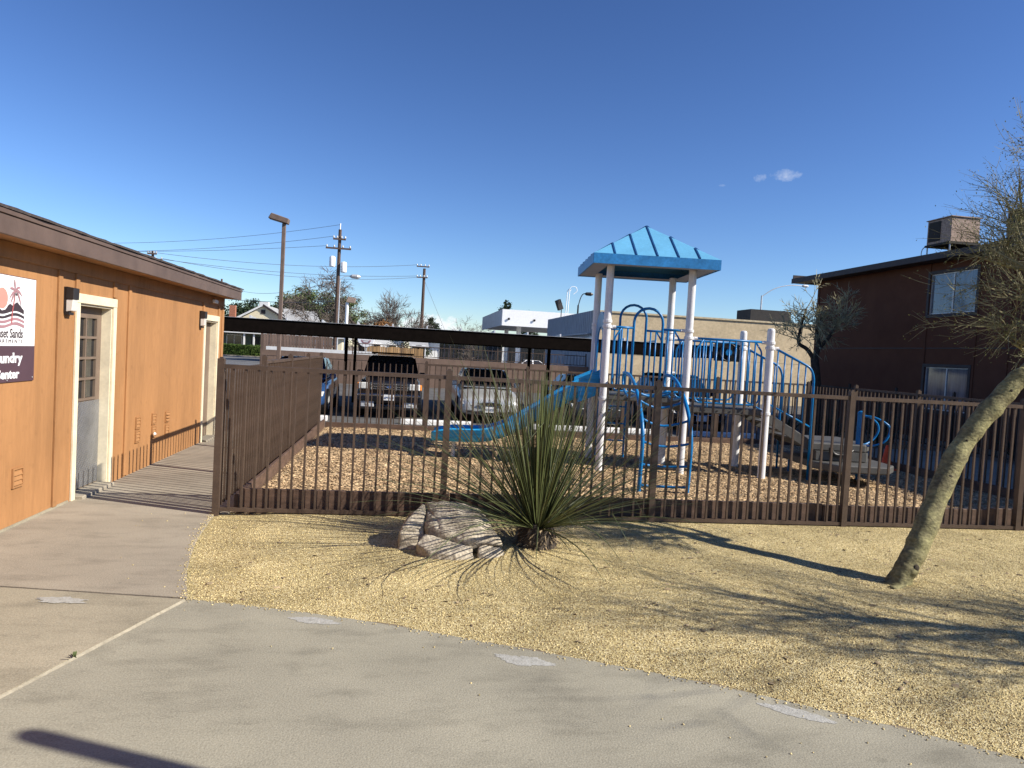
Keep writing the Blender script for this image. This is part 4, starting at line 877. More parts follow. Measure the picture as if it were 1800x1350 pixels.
# a second bare tree, beyond the right edge of the view, that throws the branch shadows across the gravel
TR2 = thing('bare_tree', (9.45, 1.50, 0), 'bare tree beyond the right edge throwing branch shadows on the gravel', 'tree')
big, small = MB(), MB(); p2 = dict(levels=4, ratio=(.55, .8), spread=(.3, .85), kids=[3, 3, 5, 4], wig=.12, grav=[.1, .1, .0, -.1], seg=.12, rmin=.004, biglev=2)
big.tube(catmull([(0, 0, -.05), (-.05, .05, .8), (-.12, .12, 1.6), (-.2, .2, 2.1)], 5), [.13-.003*i for i in range(16)], 10)
def limb(pts, r0, r1, seed, kl):
    q = catmull(pts, 5); n = len(q); big.tube(q, [r0+(r1-r0)*i/(n-1) for i in range(n)], 7); r_ = random.Random(seed)
    for i in range(3, n):
        for k in range(2 if i < n-1 else 4):
            d = (q[min(i+1, n-1)]-q[i-1]).normalized(); d = (d+Vector((r_.uniform(-.8, .8), r_.uniform(-.8, .8), r_.uniform(-.5, .6)))).normalized(); branch_tree(big, small, q[i], d, kl*r_.uniform(.6, 1.1), max(.006, r1*.6), 2, r_, p2)
limb([(-.15, .15, 1.9), (-.62, .76, 2.7), (-1.30, 1.02, 2.75), (-1.85, 1.22, 2.82), (-2.4, 1.35, 3.0)], .082, .028, 3, .8)
limb([(-.15, .15, 1.9), (-.55, 1.05, 2.55), (-1.10, 1.42, 2.45), (-1.45, 1.62, 2.3)], .066, .024, 5, .7)
limb([(-.2, .2, 2.0), (-.9, .35, 2.9), (-1.6, .5, 3.2), (-2.3, .55, 3.4)], .045, .012, 8, .75)
limb([(-.2, .2, 2.0), (.1, .5, 3.2), (.0, .9, 4.2)], .05, .015, 9, .7)
big.build('trunk', 'trunk_green', TR2, smooth=True); o = small.build('crown', 'twig_green', TR2); o['kind'] = 'stuff'
SP = thing('shade_post', (2.62, 1.41, 0), 'brown metal post beyond the right edge throwing the dark shadow at lower left', 'post')
m = MB(); m.lathe([(.055, 0), (.055, 3.08), (.05, 3.12), (.03, 3.14)], 16); m.build('pole', 'pole_brown', SP, smooth='auto')
m = MB(); m.box((-.12, -.12, 0), (.12, .12, .02)); m.build('base_plate', 'pole_brown', SP)

# ================================================================== APARTMENT BLOCK (right)
AX = 14.8
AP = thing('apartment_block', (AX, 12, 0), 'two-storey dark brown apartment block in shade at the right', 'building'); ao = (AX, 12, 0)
def apart(name, mat, a, b, bev=0, par=None): m = MB(); m.box(a, b); return m.build(name, mat, par or AP, off=ao, bevel=bev)
WIN = [(17.12, 18.86, 3.53, 4.68), (17.18, 18.82, .81, 2.02)]
m = MB()   # face towards the playground, with the two window openings left out
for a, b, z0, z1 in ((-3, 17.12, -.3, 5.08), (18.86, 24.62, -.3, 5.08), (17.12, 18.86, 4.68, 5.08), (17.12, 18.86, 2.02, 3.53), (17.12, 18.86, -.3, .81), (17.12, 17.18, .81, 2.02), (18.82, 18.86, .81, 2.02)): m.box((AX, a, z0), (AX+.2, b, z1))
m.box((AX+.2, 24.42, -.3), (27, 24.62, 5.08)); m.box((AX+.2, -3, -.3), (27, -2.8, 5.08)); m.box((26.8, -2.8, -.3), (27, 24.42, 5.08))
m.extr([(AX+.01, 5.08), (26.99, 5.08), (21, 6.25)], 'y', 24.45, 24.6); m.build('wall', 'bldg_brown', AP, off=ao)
apart('floor_band', 'bldg_trim', (AX-.012, -3, 2.545), (AX, 24.62, 2.575))
for y in (18.90, 17.04, 15.97, 11.0, 6.0): apart('batten', 'bldg_brown', (AX-.025, y-.035, -.2), (AX, y+.035, 5.0), .003)
apart('corner_board', 'bldg_brown', (AX-.025, 24.52, -.2), (AX, 24.635, 5.0), .003)
apart('fascia', 'bldg_trim', (14.22, -3.6, 4.98), (14.26, 25.55, 5.16), .004)
apart('rake_board', 'bldg_trim', (14.27, 25.51, 4.99), (15.6, 25.55, 5.3))
m = MB(); m.add([(14.24, -3.6, 5.165), (14.24, 25.56, 5.165), (21, 25.56, 6.5), (21, -3.6, 6.5), (14.24, -3.6, 5.05), (14.24, 25.56, 5.05), (21, 25.56, 6.38), (21, -3.6, 6.38), (27.8, 25.56, 5.165), (27.8, -3.6, 5.165), (27.8, 25.56, 5.05), (27.8, -3.6, 5.05)], [(0, 1, 2, 3), (4, 7, 6, 5), (3, 2, 8, 9), (7, 11, 10, 6), (1, 5, 6, 2), (2, 6, 10, 8), (0, 3, 7, 4), (3, 9, 11, 7), (8, 10, 11, 9)]); m.build('roof', 'shingle', AP, off=ao)
apart('soffit', 'bldg_trim', (14.27, -3.5, 5.0), (AX-.001, 25.5, 5.03))
for i, (y0, y1, z0, z1) in enumerate(WIN):
    w = bpy.data.objects.new('window', None); COL.objects.link(w); w.parent = AP
    for a, b in (((AX-.03, y0-.09, z0-.10), (AX, y1+.09, z0)), ((AX-.03, y0-.09, z1), (AX, y1+.09, z1+.09)), ((AX-.03, y0-.09, z0), (AX, y0, z1)), ((AX-.03, y1, z0), (AX, y1+.09, z1))): apart('casing', 'bldg_trim', a, b, .003, w)
    for a, b in (((AX+.03, y0, z0), (AX+.06, y0+.03, z1)), ((AX+.03, y1-.03, z0), (AX+.06, y1, z1)), ((AX+.03, y0+.03, z0), (AX+.06, y1-.03, z0+.03)), ((AX+.03, y0+.03, z1-.03), (AX+.06, y1-.03, z1)), ((AX+.025, (y0+y1)/2-.02, z0+.03), (AX+.06, (y0+y1)/2+.02, z1-.03))): apart('sash', 'galv', a, b, 0, w)
    apart('pane', 'glass_blue', (AX+.045, y0+.03, z0+.03), (AX+.05, (y0+y1)/2-.02, z1-.03), 0, w)
    apart('pane', 'glass_blue', (AX+.052, (y0+y1)/2+.02, z0+.03), (AX+.057, y1-.03, z1-.03), 0, w)
def cooler(x, y, label):
    K = thing('evaporative_cooler', (x, y, 5.2), label, 'cooler', 'evaporative coolers on the apartment roof')
    m = MB(); m.box((0, 0, .42), (.92, .95, 1.12)); m.build('cabinet', 'cooler_tan', K, bevel=.015)
    m = MB(); m.box((-.03, -.03, 1.125), (.95, .98, 1.15)); m.build('lid', 'cooler_tan', K)
    m = MB(); m.box((-.012, .40, .50), (0, .88, 1.07)); m.build('louvre_panel', 'cooler_dark', K)
    for i in range(6): m = MB(); m.box((-.02, .42, .54+i*.09), (-.012, .86, .57+i*.09)); m.build('slat', 'cooler_dark', K)
    m = MB(); m.box((-.04, -.02, .36), (.96, .97, .418)); m.build('pan', 'cooler_dark', K)
    for a, b in ((.02, .02), (.9, .02), (.02, .92), (.9, .92)): m = MB(); m.tube([(a, b, -.02+a*.19), (a, b, .36)], .02, 6); m.build('leg', 'galv', K)
    m = MB(); m.tube(catmull([(0, .98, .40), (-.06, 1.03, .3), (-.06, 1.03, .1), (0, .8, .02)], 4), .014, 6); m.build('pipe', 'galv', K)
cooler(15.05, 18.55, 'tan boxy evaporative cooler on legs at the edge of the apartment roof')
cooler(15.9, 16.6, 'second evaporative cooler half hidden behind the twigs of the leaning tree')
# dark iron fence in front of the block and spiky plants
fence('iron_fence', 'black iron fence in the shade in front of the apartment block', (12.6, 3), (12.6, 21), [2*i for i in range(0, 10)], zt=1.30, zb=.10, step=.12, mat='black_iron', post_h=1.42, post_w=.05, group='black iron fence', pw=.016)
def spiky(x, y, h, n, label, mat='agave', cat='plant'):
    K = thing('spiky_shrub', (x, y, -.03), label, cat, 'spiky shrubs by the apartment block'); r_ = random.Random(int(x*10+y)); mm = MB()
    for i in range(n):
        phi = r_.uniform(0, 6.28); th = r_.uniform(.05, .9); d = Vector((math.sin(th)*math.cos(phi), math.sin(th)*math.sin(phi), math.cos(th))); s = Vector((-math.sin(phi), math.cos(phi), 0))*.035*h; l = h*r_.uniform(.7, 1.05)
        b = Vector((0, 0, 0)); mm.add([b-s*.6, b+s*.6, d*l*.5+s, d*l, d*l*.5-s, d*l*.5+d.cross(s).normalized()*.02*h], [(0, 1, 2, 5), (0, 5, 4), (2, 3, 5), (3, 4, 5)])
    mm.build('leaves', mat, K)
    m = MB(); m.lathe([(.05*h, 0), (.04*h, .2*h)], 8); m.build('stem', 'bark_dark', K)
spiky(10.6, 16.6, .95, 40, 'dark spiky shrub just behind the back corner of the playground fence'); spiky(11.4, 15.9, 1.15, 44, 'taller dark spiky shrub near the corner of the apartment fence'); spiky(13.4, 14.0, .9, 34, 'dark spiky shrub under the lower apartment window'); spiky(9.7, 17.2, .8, 34, 'low dark spiky shrub behind the stair rails')

# ================================================================== CARPORT
CP = thing('carport', (0, 19.5, -.2), 'long low dark carport roof on posts above the parked cars', 'carport'); co = (0, 19.5, -.2)
def cpart(name, mat, a, b, bev=0): m = MB(); m.box(a, b); return m.build(name, mat, CP, off=co, bevel=bev)
cpart('front_fascia', 'beam_dark', (-16, 19.5, 1.915), (8.95, 19.56, 2.265), .006); cpart('back_fascia', 'beam_dark', (-16, 25.94, 1.95), (8.95, 26.0, 2.30))
cpart('end_fascia', 'beam_dark', (8.90, 19.561, 1.92), (8.95, 25.939, 2.28)); cpart('roof_deck', 'beam_dark', (-16, 19.561, 2.18), (8.899, 25.939, 2.22))
cpart('drip_edge', 'galv', (-16.02, 19.47, 2.266), (8.97, 19.60, 2.274))
for x in (-13.6, -7.69, -1.78, 4.13):
    for y in (21.0, 24.5):
        cpart('post', 'beam_dark', (x-.045, y-.045, -.2), (x+.045, y+.045, 2.17), .004)
    cpart('beam', 'beam_dark', (x-.06, 19.6, 2.0), (x+.06, 25.9, 2.175))
for i in range(27): x = -15.2+i*.92; m = MB(); m.extr([(19.50, 2.276), (20.3, 2.276), (20.3, 2.30), (19.52, 2.345)], 'x', x, x+.035); m.build('roof_seam', 'galv', CP, off=co)
for x0, lab in ((-3.75, 'white concrete wheel stop in front of the blue car'), (-.12, 'white concrete wheel stop between the black pickup and the silver sedan'), (3.0, 'white concrete wheel stop behind the slide'), (4.95, 'white concrete wheel stop behind the tower climber'), (7.6, 'white concrete wheel stop in front of the dark sedan')):
    Wt = MB(); Wt.extr([(-.10, 0), (.10, 0), (.085, .10), (.06, .13), (-.06, .13), (-.085, .10)], 'x', 0, 1.82); o = Wt.build('wheel_stop', 'white_paint', None, bevel=.008); o.location = (x0, 18.25, -.2); tag(o, lab, 'wheel stop', 'white wheel stops at the parking bays')

# ================================================================== CARS
def car(label, loc, W_, paint, secs, cab, rz=0, wheels=(.75, 3.4), wr=.31, front='sedan', group='cars parked under the carport', plate=None, name='parked_car', rack=False, scale=1.0):
    K = thing(name, loc, label, 'car' if name != 'pickup_truck' else 'pickup', group, rz); K.scale = (scale,)*3; h = W_/2
    m = MB(); vs = []; ring = 11
    for y, w, zb, zt in secs:
        w = w*h; vs += [(-w*.86, y, zb), (-w*.99, y, zb+.10), (-w, y, zb+.5*(zt-zb)), (-w*.975, y, zt-.12), (-w*.86, y, zt-.02), (0, y, zt+.02), (w*.86, y, zt-.02), (w*.975, y, zt-.12), (w, y, zb+.5*(zt-zb)), (w*.99, y, zb+.10), (w*.86, y, zb)]
    n = len(secs); fs = [(i*ring+k, i*ring+(k+1) % ring, (i+1)*ring+(k+1) % ring, (i+1)*ring+k) for i in range(n-1) for k in range(ring)]+[tuple(range(ring)), tuple(range((n-1)*ring, n*ring))]
    m.add(vs, fs); m.build('body', paint, K, smooth=True, sub=2)
    (yb0, yt0, yt1, yb1, zb_, zt_, wb, wt) = cab; wb *= h; wt *= h
    m = MB(); m.add([(-wb, yb0, zb_), (wb, yb0, zb_), (wb, yb1, zb_), (-wb, yb1, zb_), (-wt, yt0, zt_), (wt, yt0, zt_), (wt, yt1, zt_), (-wt, yt1, zt_)], [(0, 3, 2, 1), (4, 5, 6, 7), (0, 1, 5, 4), (1, 2, 6, 5), (2, 3, 7, 6), (3, 0, 4, 7)]); m.build('cabin', paint, K, smooth='auto', bevel=.07)
    def quad(name, p, mat='glass_dark', push=.012, sh=.10):
        P_ = [Vector(q) for q in p]; c = sum(P_, Vector())/len(P_); nn = (P_[1]-P_[0]).cross(P_[2]-P_[0]).normalized(); cc = Vector((0, (yb0+yb1)/2, zb_+.1)); nn = nn if nn.dot(c-cc) > 0 else -nn
        Q = [q+(c-q)*sh for q in P_]; m = MB(); k = len(Q); m.add([q+nn*push for q in Q]+[q-nn*.01 for q in Q], [tuple(range(k)), tuple(range(k, 2*k))[::-1]]+[(i, (i+1) % k, k+(i+1) % k, k+i) for i in range(k)]); m.build(name, mat, K)
    quad('windscreen', [(-wb, yb0, zb_+.02), (wb, yb0, zb_+.02), (wt, yt0, zt_), (-wt, yt0, zt_)]); quad('rear_window', [(-wb, yb1, zb_+.02), (wb, yb1, zb_+.02), (wt, yt1, zt_), (-wt, yt1, zt_)])
    for s in (-1, 1):
        ym = (yt0+yt1)/2
        quad('side_window', [(s*wb, yb0+.15, zb_+.03), (s*wb, ym-.03, zb_+.03), (s*wt, ym-.03, zt_), (s*wt, yt0+.06, zt_)]); quad('side_window', [(s*wb, ym+.03, zb_+.03), (s*wb, yb1-.15, zb_+.03), (s*wt, yt1-.06, zt_), (s*wt, ym+.03, zt_)])
        m = MB(); m.box((s*h*1.02-.09, yb0+.32, zb_+.02), (s*h*1.02+.09, yb0+.40, zb_+.16)); m.build('mirror', paint if front == 'sedan' else 'black_plastic', K, bevel=.025)
        for y in wheels:
            m = MB(); m.lathe([(wr+.06, 0), (wr+.06, .16)], 20, (s*h*1.003-(.16 if s > 0 else 0), y, wr+.01), 'x'); m.build('wheel_arch', 'black_plastic', K)
            m = MB(); m.lathe([(wr*.6, 0), (wr*.97, .0), (wr, .03), (wr, .17), (wr*.97, .20), (wr*.6, .20)], 22, (s*h*1.012-(.20 if s > 0 else 0), y, wr), 'x'); wl = m.build('wheel', 'rubber', K, smooth='auto')
            m = MB(); m.lathe([(wr*.62, 0), (wr*.60, .012)], 16, (s*h*1.014-(.012 if s > 0 else 0), y, wr), 'x'); m.build('rim', 'galv', wl)
    zf = secs[1][3]; zb0 = secs[1][2]
    def bit(name, mat, a, b, bev=.012, par=K): m = MB(); m.box(a, b); return m.build(name, mat, par, bevel=bev)
    if front == 'truck':
        for s in (-1, 1):
            x0, x1 = sorted((s*h*.60, s*h*.93)); bit('headlight', 'lens', (x0, -.045, zf-.24), (x1, .10, zf-.07), .02)
            x0, x1 = sorted((s*h*.90, s*h*.985)); bit('indicator', 'amber', (x0, -.02, zf-.24), (x1, .16, zf-.08), .02)
            x0, x1 = sorted((s*h*.45, s*h*.85)); bit('lower_valance', 'galv', (x0, -.075, .30), (x1, .05, .47), .02)
            bit('fog_lamp', 'lens', (s*h*.66-.06, -.085, .355), (s*h*.66+.06, -.05, .435))
        bit('grille', 'lamp_black', (-h*.56, -.04, zf-.27), (h*.56, .08, zf-.06), .02)
        for z in (zf-.10, zf-.165, zf-.23): bit('grille_bar', 'chrome', (-h*.55, -.05, z-.012), (h*.55, -.038, z+.012), .004)
        for x in (-h*.55, -h*.2, h*.2, h*.55): bit('grille_post', 'chrome', (x-.012, -.052, zf-.26), (x+.012, -.036, zf-.07), .004)
        m = MB(); m.tube([(.075*math.cos(a), -.056, zf-.165+.034*math.sin(a)) for a in np.linspace(0, 2*math.pi, 21)[:-1]], .007, 6, closed=True); m.build('emblem_ring', 'chrome', K)
        m = MB(); m.lathe([(.07, -.004), (.07, .004)], 18, (0, -.052, 0), 'y'); o = m.build('emblem', 'paint_blue', K); o.scale = (1, 1, .42); o.location.z = zf-.165
        bit('bumper', 'paint_black', (-h*.97, -.13, .47), (h*.97, .05, .66), .03); bit('bumper_trim', 'chrome', (-h*.95, -.140, .60), (h*.95, -.10, .655), .012)
        bit('air_dam', 'black_plastic', (-h*.9, -.06, .24), (h*.9, .05, .33), .02); pz = .50; py = -.145
    else:
        for s in (-1, 1):
            m = MB(); xs = [s*h*.50, s*h*.90, s*h*.93, s*h*.52]; m.add([(xs[0], -.02, zf-.20), (xs[1], .06, zf-.18), (xs[2], .16, zf-.05), (xs[3], .05, zf-.09), (xs[0], .2, zf-.20), (xs[1], .25, zf-.18), (xs[2], .3, zf-.06), (xs[3], .2, zf-.09)], [(0, 1, 2, 3), (4, 7, 6, 5), (0, 4, 5, 1), (1, 5, 6, 2), (2, 6, 7, 3), (3, 7, 4, 0)]); m.build('headlight', 'lens', K, bevel=.012)
            bit('fog_lamp', 'lamp_black', (s*h*.62-.10, -.035, .30), (s*h*.62+.10, .04, .36))
        m = MB(); m.tube([(h*.36*math.cos(a), -.035, zf-.17+.055*math.sin(a)) for a in np.linspace(0, 2*math.pi, 25)[:-1]], .010, 6, closed=True); m.build('grille_ring', 'chrome', K)
        m = MB(); m.lathe([(.1, -.03), (.1, .03)], 24, (0, 0, 0), 'y'); o = m.build('grille', 'lamp_black', K); o.scale = (h*3.5, 1, .53); o.location.z = zf-.17
        bit('lower_intake', 'lamp_black', (-h*.5, -.035, .27), (h*.5, .05, .34)); pz = zf-.38; py = -.05
    bit('licence_plate', 'plate', (-.152, py-.012, pz), (.152, py, pz+.15), .003)
    if plate:
        me = text_mesh(plate, .10, .001); sx, sy, cx, cy = fit(me, .25, .065); o = link('plate_lettering', me, 'paint_blue', K); o.rotation_euler = (R(90), 0, 0); o.location = (-cx*sx, py-.014, pz+.07-cy*sy); o.scale = (sx, sy, 1)
    if rack:
        for y in (yt0+.25, yt1-.3): m = MB(); m.tube([(-wt*.95, y, zt_+.07), (wt*.95, y, zt_+.07)], .022, 8); m.build('roof_rack', 'black_plastic', K)
        for s in (-1, 1): m = MB(); m.tube([(s*wt*.85, yt0+.2, zt_+.05), (s*wt*.85, yt1-.2, zt_+.05)], .018, 8); m.build('rack_rail', 'black_plastic', K)
    return K
SED = [(0, .72, .30, .60), (.05, .88, .22, .70), (.35, .97, .19, .78), (1.2, 1, .18, .92), (2.6, 1, .18, .95), (3.6, 1, .19, .97), (4.35, .95, .22, .95), (4.55, .84, .32, .84)]
TRK = [(0, .90, .42, .98), (.04, .96, .36, 1.02), (.4, .99, .34, 1.06), (1.3, 1, .34, 1.10), (2.7, 1, .34, 1.10), (3.1, 1, .34, 1.10), (4.7, 1, .36, 1.10), (4.85, .98, .42, 1.08)]
LZ = -.2
car('black pickup truck with amber headlights and roof rack facing the playground', (-.465, 19.4, LZ), 1.74, 'paint_black', TRK, (1.2, 1.75, 3.0, 3.25, 1.07, 1.66, .90, .74), front='truck', wr=.36, wheels=(.85, 3.7), plate='6P91G64', name='pickup_truck', rack=True)
car('silver sedan facing the playground, half hidden by the spiky plant', (2.23, 19.0, LZ), 1.76, 'paint_silver', SED, (1.05, 1.85, 3.1, 3.85, .92, 1.43, .88, .64), plate='5TKR207')
car('blue sedan parked behind the corner of the side fence', (-3.0, 19.3, LZ), 1.78, 'paint_blue', SED, (1.05, 1.85, 3.1, 3.85, .92, 1.50, .88, .64))
car('dark grey sedan behind the tower climber', (5.35, 19.25, LZ), 1.78, 'paint_grey', SED, (1.05, 1.85, 3.1, 3.85, .92, 1.38, .88, .64))
car('black sedan in the last carport bay, behind the stairs', (8.25, 19.2, LZ), 1.82, 'paint_black', SED, (1.05, 1.85, 3.3, 4.1, .95, 1.58, .90, .68))

# ================================================================== BROWN WALL AND FENCES BEHIND THE LOT
WL = thing('board_wall', (1, 36, LZ), 'brown panelled wall behind the parked cars', 'wall'); wo = (1, 36, LZ)
m = MB(); m.box((-7.05, 36.03, -.2), (9.15, 36.14, 1.25)); m.build('core', 'beam_dark', WL, off=wo)
m = MB(); m.box((-.136, -.015, 0), (.136, .015, 1.19)); pk = pmesh(m, 'plank', 'wall_brown')
for i in range(58): inst('plank', pk, WL, (-8.05+.14+i*.28, 0, 0))
for i in range(8): m = MB(); a = -7.05+i*2.03; m.box((a+.006, 35.97, .995), (a+2.024, 36.0-.016, 1.27)); m.build('cap_board', 'wall_brown', WL, off=wo)
fence('wall_fence', 'thin brown iron fence standing on the panelled wall behind the cars', (-2.75, 36.09), (9.1, 36.09), [0, 2.4, 4.8, 7.2, 9.6, 11.8], zt=1.83, zb=1.33, step=.17, post_h=1.95, post_w=.05, group='iron fence on the wall', pw=.018, base=1.2)
m = MB(); m.box((-7.2, 37.9, -.2), (-1.6, 38.1, 1.42)); o = m.build('lit_cap_stand_in', 'house_white', None, off=(-5, 38, LZ)); o.location = (-5, 38, LZ); tag(o, 'white slab added behind the brown panelled wall, standing in for its sunlit cap', 'wall')  # white slab added so that the brown wall's cap looks sunlit
def plank_fence(name, label, x0, x1, y, z0, z1, mat, w=.15):
    Fp = thing(name, (x0, y, LZ), label, 'fence'); n = int((x1-x0)/w); r_ = random.Random(n)
    me = MB(); me.box((-w*.46, -.012, 0), (w*.46, .012, 1)); me = pmesh(me, 'plank', mat)
    for i in range(n): inst('plank', me, Fp, (w*(i+.5), r_.uniform(-.008, .008), z0-LZ), scale=(1, 1, z1-z0+r_.uniform(-.03, .03)))
    for z in (z0+.2*(z1-z0), z0+.78*(z1-z0)): m = MB(); m.box((0, .014, z-LZ-.04), (x1-x0, .05, z-LZ+.04)); m.build('rail', mat, Fp)
    for i in range(int((x1-x0)/2.4)+1): m = MB(); m.box((i*2.4, .052, 0), (i*2.4+.09, .14, z1-LZ-.05)); m.build('post', mat, Fp)
plank_fence('plank_fence', 'grey-brown plank fence left of the black pickup, beyond the white slab added for the sunlit cap', -7.9, -4.05, 40, LZ, 2.08, 'wood_brown')
plank_fence('plank_fence', 'tan plank fence seen above the black pickup roof', -2.7, .95, 48, LZ, 1.72, 'wood_tan', .14)

# ================================================================== COMMERCIAL BUILDINGS
TBd = thing('tan_store', (15, 36, LZ), 'flat-roofed tan store with grey metal side behind the playground', 'building'); to = (15, 36, LZ)
def tpart(name, mat, a, b, bev=0): m = MB(); m.box(a, b); return m.build(name, mat, TBd, off=to, bevel=bev)
tpart('front_wall', 'tan_block', (9.22, 35.5, -.2), (40, 35.8, 4.10)); tpart('coping', 'tan_trim', (9.19, 35.44, 4.101), (40, 35.84, 4.19))
tpart('joint', 'tan_trim', (9.2, 35.49, 2.02), (40, 35.499, 2.06)); tpart('side_wall', 'grey_metal', (9.20, 35.81, -.2), (9.3, 47.8, 4.18)); tpart('roof', 'roof_grey', (9.31, 35.81, 3.7), (40, 47.8, 3.75)); tpart('back_wall', 'tan_block', (9.31, 47.5, -.2), (40, 47.8, 4.1))
for i in range(30): tpart('seam', 'grey_metal', (9.17, 36.0+i*.4, -.1), (9.199, 36.03+i*.4, 4.16))
m = MB(); m.box((9.0, 35.9, 2.95), (9.16, 46.5, 3.02)); m.build('awning', 'grey_metal', TBd, off=to)
m = MB(); m.tube([(9.6, 45.5, 3.7), (9.6, 45.5, 5.2)], .03, 6); o = m.build('flood_post', 'lamp_black', TBd, off=to)
m = MB(); m.bar((9.55, 45.5, 4.75), (9.30, 45.4, 5.35), .22, .34); m.build('flood_light', 'lamp_black', TBd, off=to)
for dx in (0, .14): m = MB(); m.tube([(9.75+dx, 45.0, 3.7), (9.82+dx, 45.0, 5.9), (9.9+dx, 45, 6.05)], .028, 6); m.build('vent_pipe', 'metal_white', TBd, off=to)
m = MB(); m.tube(catmull([(9.9, 44.95, 5.95), (10.05, 44.95, 6.2), (10.35, 44.95, 6.2), (10.42, 44.95, 5.95), (10.2, 44.95, 5.75)], 5), .02, 6); m.build('pipe_hook', 'metal_white', TBd, off=to)
m = MB(); m.box((10.6, 42.0, 3.76), (11.1, 43.0, 4.40)); m.build('rooftop_unit', 'cooler_dark', TBd, off=to)
m = MB(); m.box((18.6, 37.5, 3.76), (21.0, 39.2, 4.95)); m.build('rooftop_unit', 'cooler_dark', TBd, off=to)
GC = thing('station_canopy', (12, 72, LZ), 'white flat filling station canopy on columns in the distance', 'canopy'); go = (12, 72, LZ)
def gpart(name, mat, a, b): m = MB(); m.box(a, b); return m.build(name, mat, GC, off=go)
gpart('fascia', 'metal_white', (8.40, 66, 4.32), (18, 66.1, 5.82)); gpart('side_fascia', 'grey_metal', (8.35, 66.001, 4.32), (8.399, 84, 5.82)); gpart('deck', 'grey_metal', (8.40, 66.101, 4.42), (18, 84, 4.6))  # white canopy's shaded left side: shade put into the grey colour
gpart('side_fascia', 'grey_metal', (18.001, 66.001, 4.32), (18.05, 84, 5.82))
for x in (10.6, 15.5):
    for y in (70, 79): gpart('column', 'metal_white', (x-.2, y-.2, -.2), (x+.2, y+.2, 4.41))
for x in (9.0, 11.4): m = MB(); m.lathe([(.12, 0), (.08, .1)], 8, (x, 65.88, 4.95), 'y'); m.build('flood_light', 'lamp_black', GC, off=go)
GS = thing('station_shop', (12, 90, LZ), 'low grey station shop under the white canopy', 'building'); m = MB(); m.box((8.5, 88, -.2), (22, 96, 3.6)); m.build('wall', 'grey_metal', GS, off=(12, 90, LZ))
for i in range(6): m = MB(); m.box((9+i*1.6, 87.9, .4), (10.4+i*1.6, 87.98, 2.6)); m.build('pane', 'glass_dark', GS, off=(12, 90, LZ))
car('white pickup standing under the filling station canopy', (9.6, 67.5, LZ), 1.9, 'paint_white', TRK, (1.2, 1.75, 3.0, 3.25, 1.07, 1.75, .90, .74), rz=R(80), front='truck', wr=.36, wheels=(.85, 3.7), name='pickup_truck', group='vehicles at the filling station')
car('white sedan beside the columns of the filling station', (13.6, 65.0, LZ), 1.8, 'paint_white', SED, (1.05, 1.85, 3.1, 3.85, .92, 1.45, .88, .64), rz=R(95), group='vehicles at the filling station')
SH = thing('storefront', (4, 63, LZ), 'low grey storefront with dark windows beyond the iron fence', 'building'); so = (4, 63, LZ)
def spart(name, mat, a, b, par=SH): m = MB(); m.box(a, b); return m.build(name, mat, par, off=so)
spart('wall', 'house_white', (1.2, 62, -.2), (8.2, 69, 2.65)); spart('roof', 'roof_grey', (.8, 61.3, 2.651), (8.6, 69.3, 2.85))
spart('door', 'house_white', (1.35, 61.90, -.1), (2.4, 61.99, 1.75))
for i in range(13): f = spart('window', 'bldg_trim', (2.6+i*.42, 61.93, .3), (2.98+i*.42, 61.99, 2.35)); spart('pane', 'glass_dark', (2.63+i*.42, 61.915, .34), (2.95+i*.42, 61.929, 2.31), f)

# ================================================================== HOUSES ACROSS THE STREET
HS = thing('gabled_house', (-17.5, 92, LZ), 'cream gabled house with grey shingle roof beyond the hedge', 'house'); ho = (-17.5, 92, LZ)
def hpart(name, mat, a, b, par=HS): m = MB(); m.box(a, b); return m.build(name, mat, par, off=ho)
hpart('wall', 'house_green', (-23, 90.5, -.2), (-12.5, 100, 2.6)); hpart('porch_fascia', 'house_white', (-23.2, 88.0, 2.38), (-11.2, 88.12, 2.68)); hpart('porch_roof', 'roof_grey', (-23.2, 88.121, 2.6), (-11.2, 90.6, 2.72))
for x in (-22.7, -19.3, -18.2, -14.4): hpart('porch_post', 'house_white', (x-.09, 88.2, -.2), (x+.09, 88.38, 2.37))
for x0, x1 in ((-21.8, -20.0), (-17.6, -16.0), (-15.4, -13.4)):
    w = hpart('window', 'house_white', (x0, 90.40, .5), (x1, 90.49, 2.2)); xm = (x0+x1)/2
    hpart('pane', 'glass_dark', (x0+.08, 90.38, .58), (xm-.04, 90.399, 2.12), w); hpart('pane', 'glass_dark', (xm+.04, 90.38, .58), (x1-.08, 90.399, 2.12), w)
hpart('door', 'lamp_black', (-18.9, 90.40, -.1), (-18.0, 90.49, 2.05))
m = MB(); m.extr([(-20.6, 4.0), (-14.6, 4.0), (-17.6, 5.75)], 'y', 90.0, 90.2); m.build('gable', 'house_cream', HS, off=ho)
m = MB(); m.box((-20.6, 90.0, 2.73), (-14.6, 90.2, 4.0)); m.build('gable_wall', 'house_cream', HS, off=ho)
hpart('gable_vent', 'bldg_trim', (-17.85, 89.94, 4.85), (-17.35, 89.99, 5.35))
for s in (-1, 1): m = MB(); m.bar((-17.6, 89.8, 5.92), (-17.6+s*3.4, 89.8, 3.93), .30, .20); m.build('barge_board', 'house_white' if s < 0 else 'bldg_trim', HS, off=ho)
rf = MB(); rf.add([(-17.6, 89.7, 6.0), (-17.6, 99, 6.0), (-21.2, 99, 3.9), (-21.2, 89.7, 3.9), (-14.0, 99, 3.9), (-14.0, 89.7, 3.9)], [(0, 1, 2, 3), (0, 5, 4, 1)]); rf.build('roof', 'roof_grey', HS, off=ho)
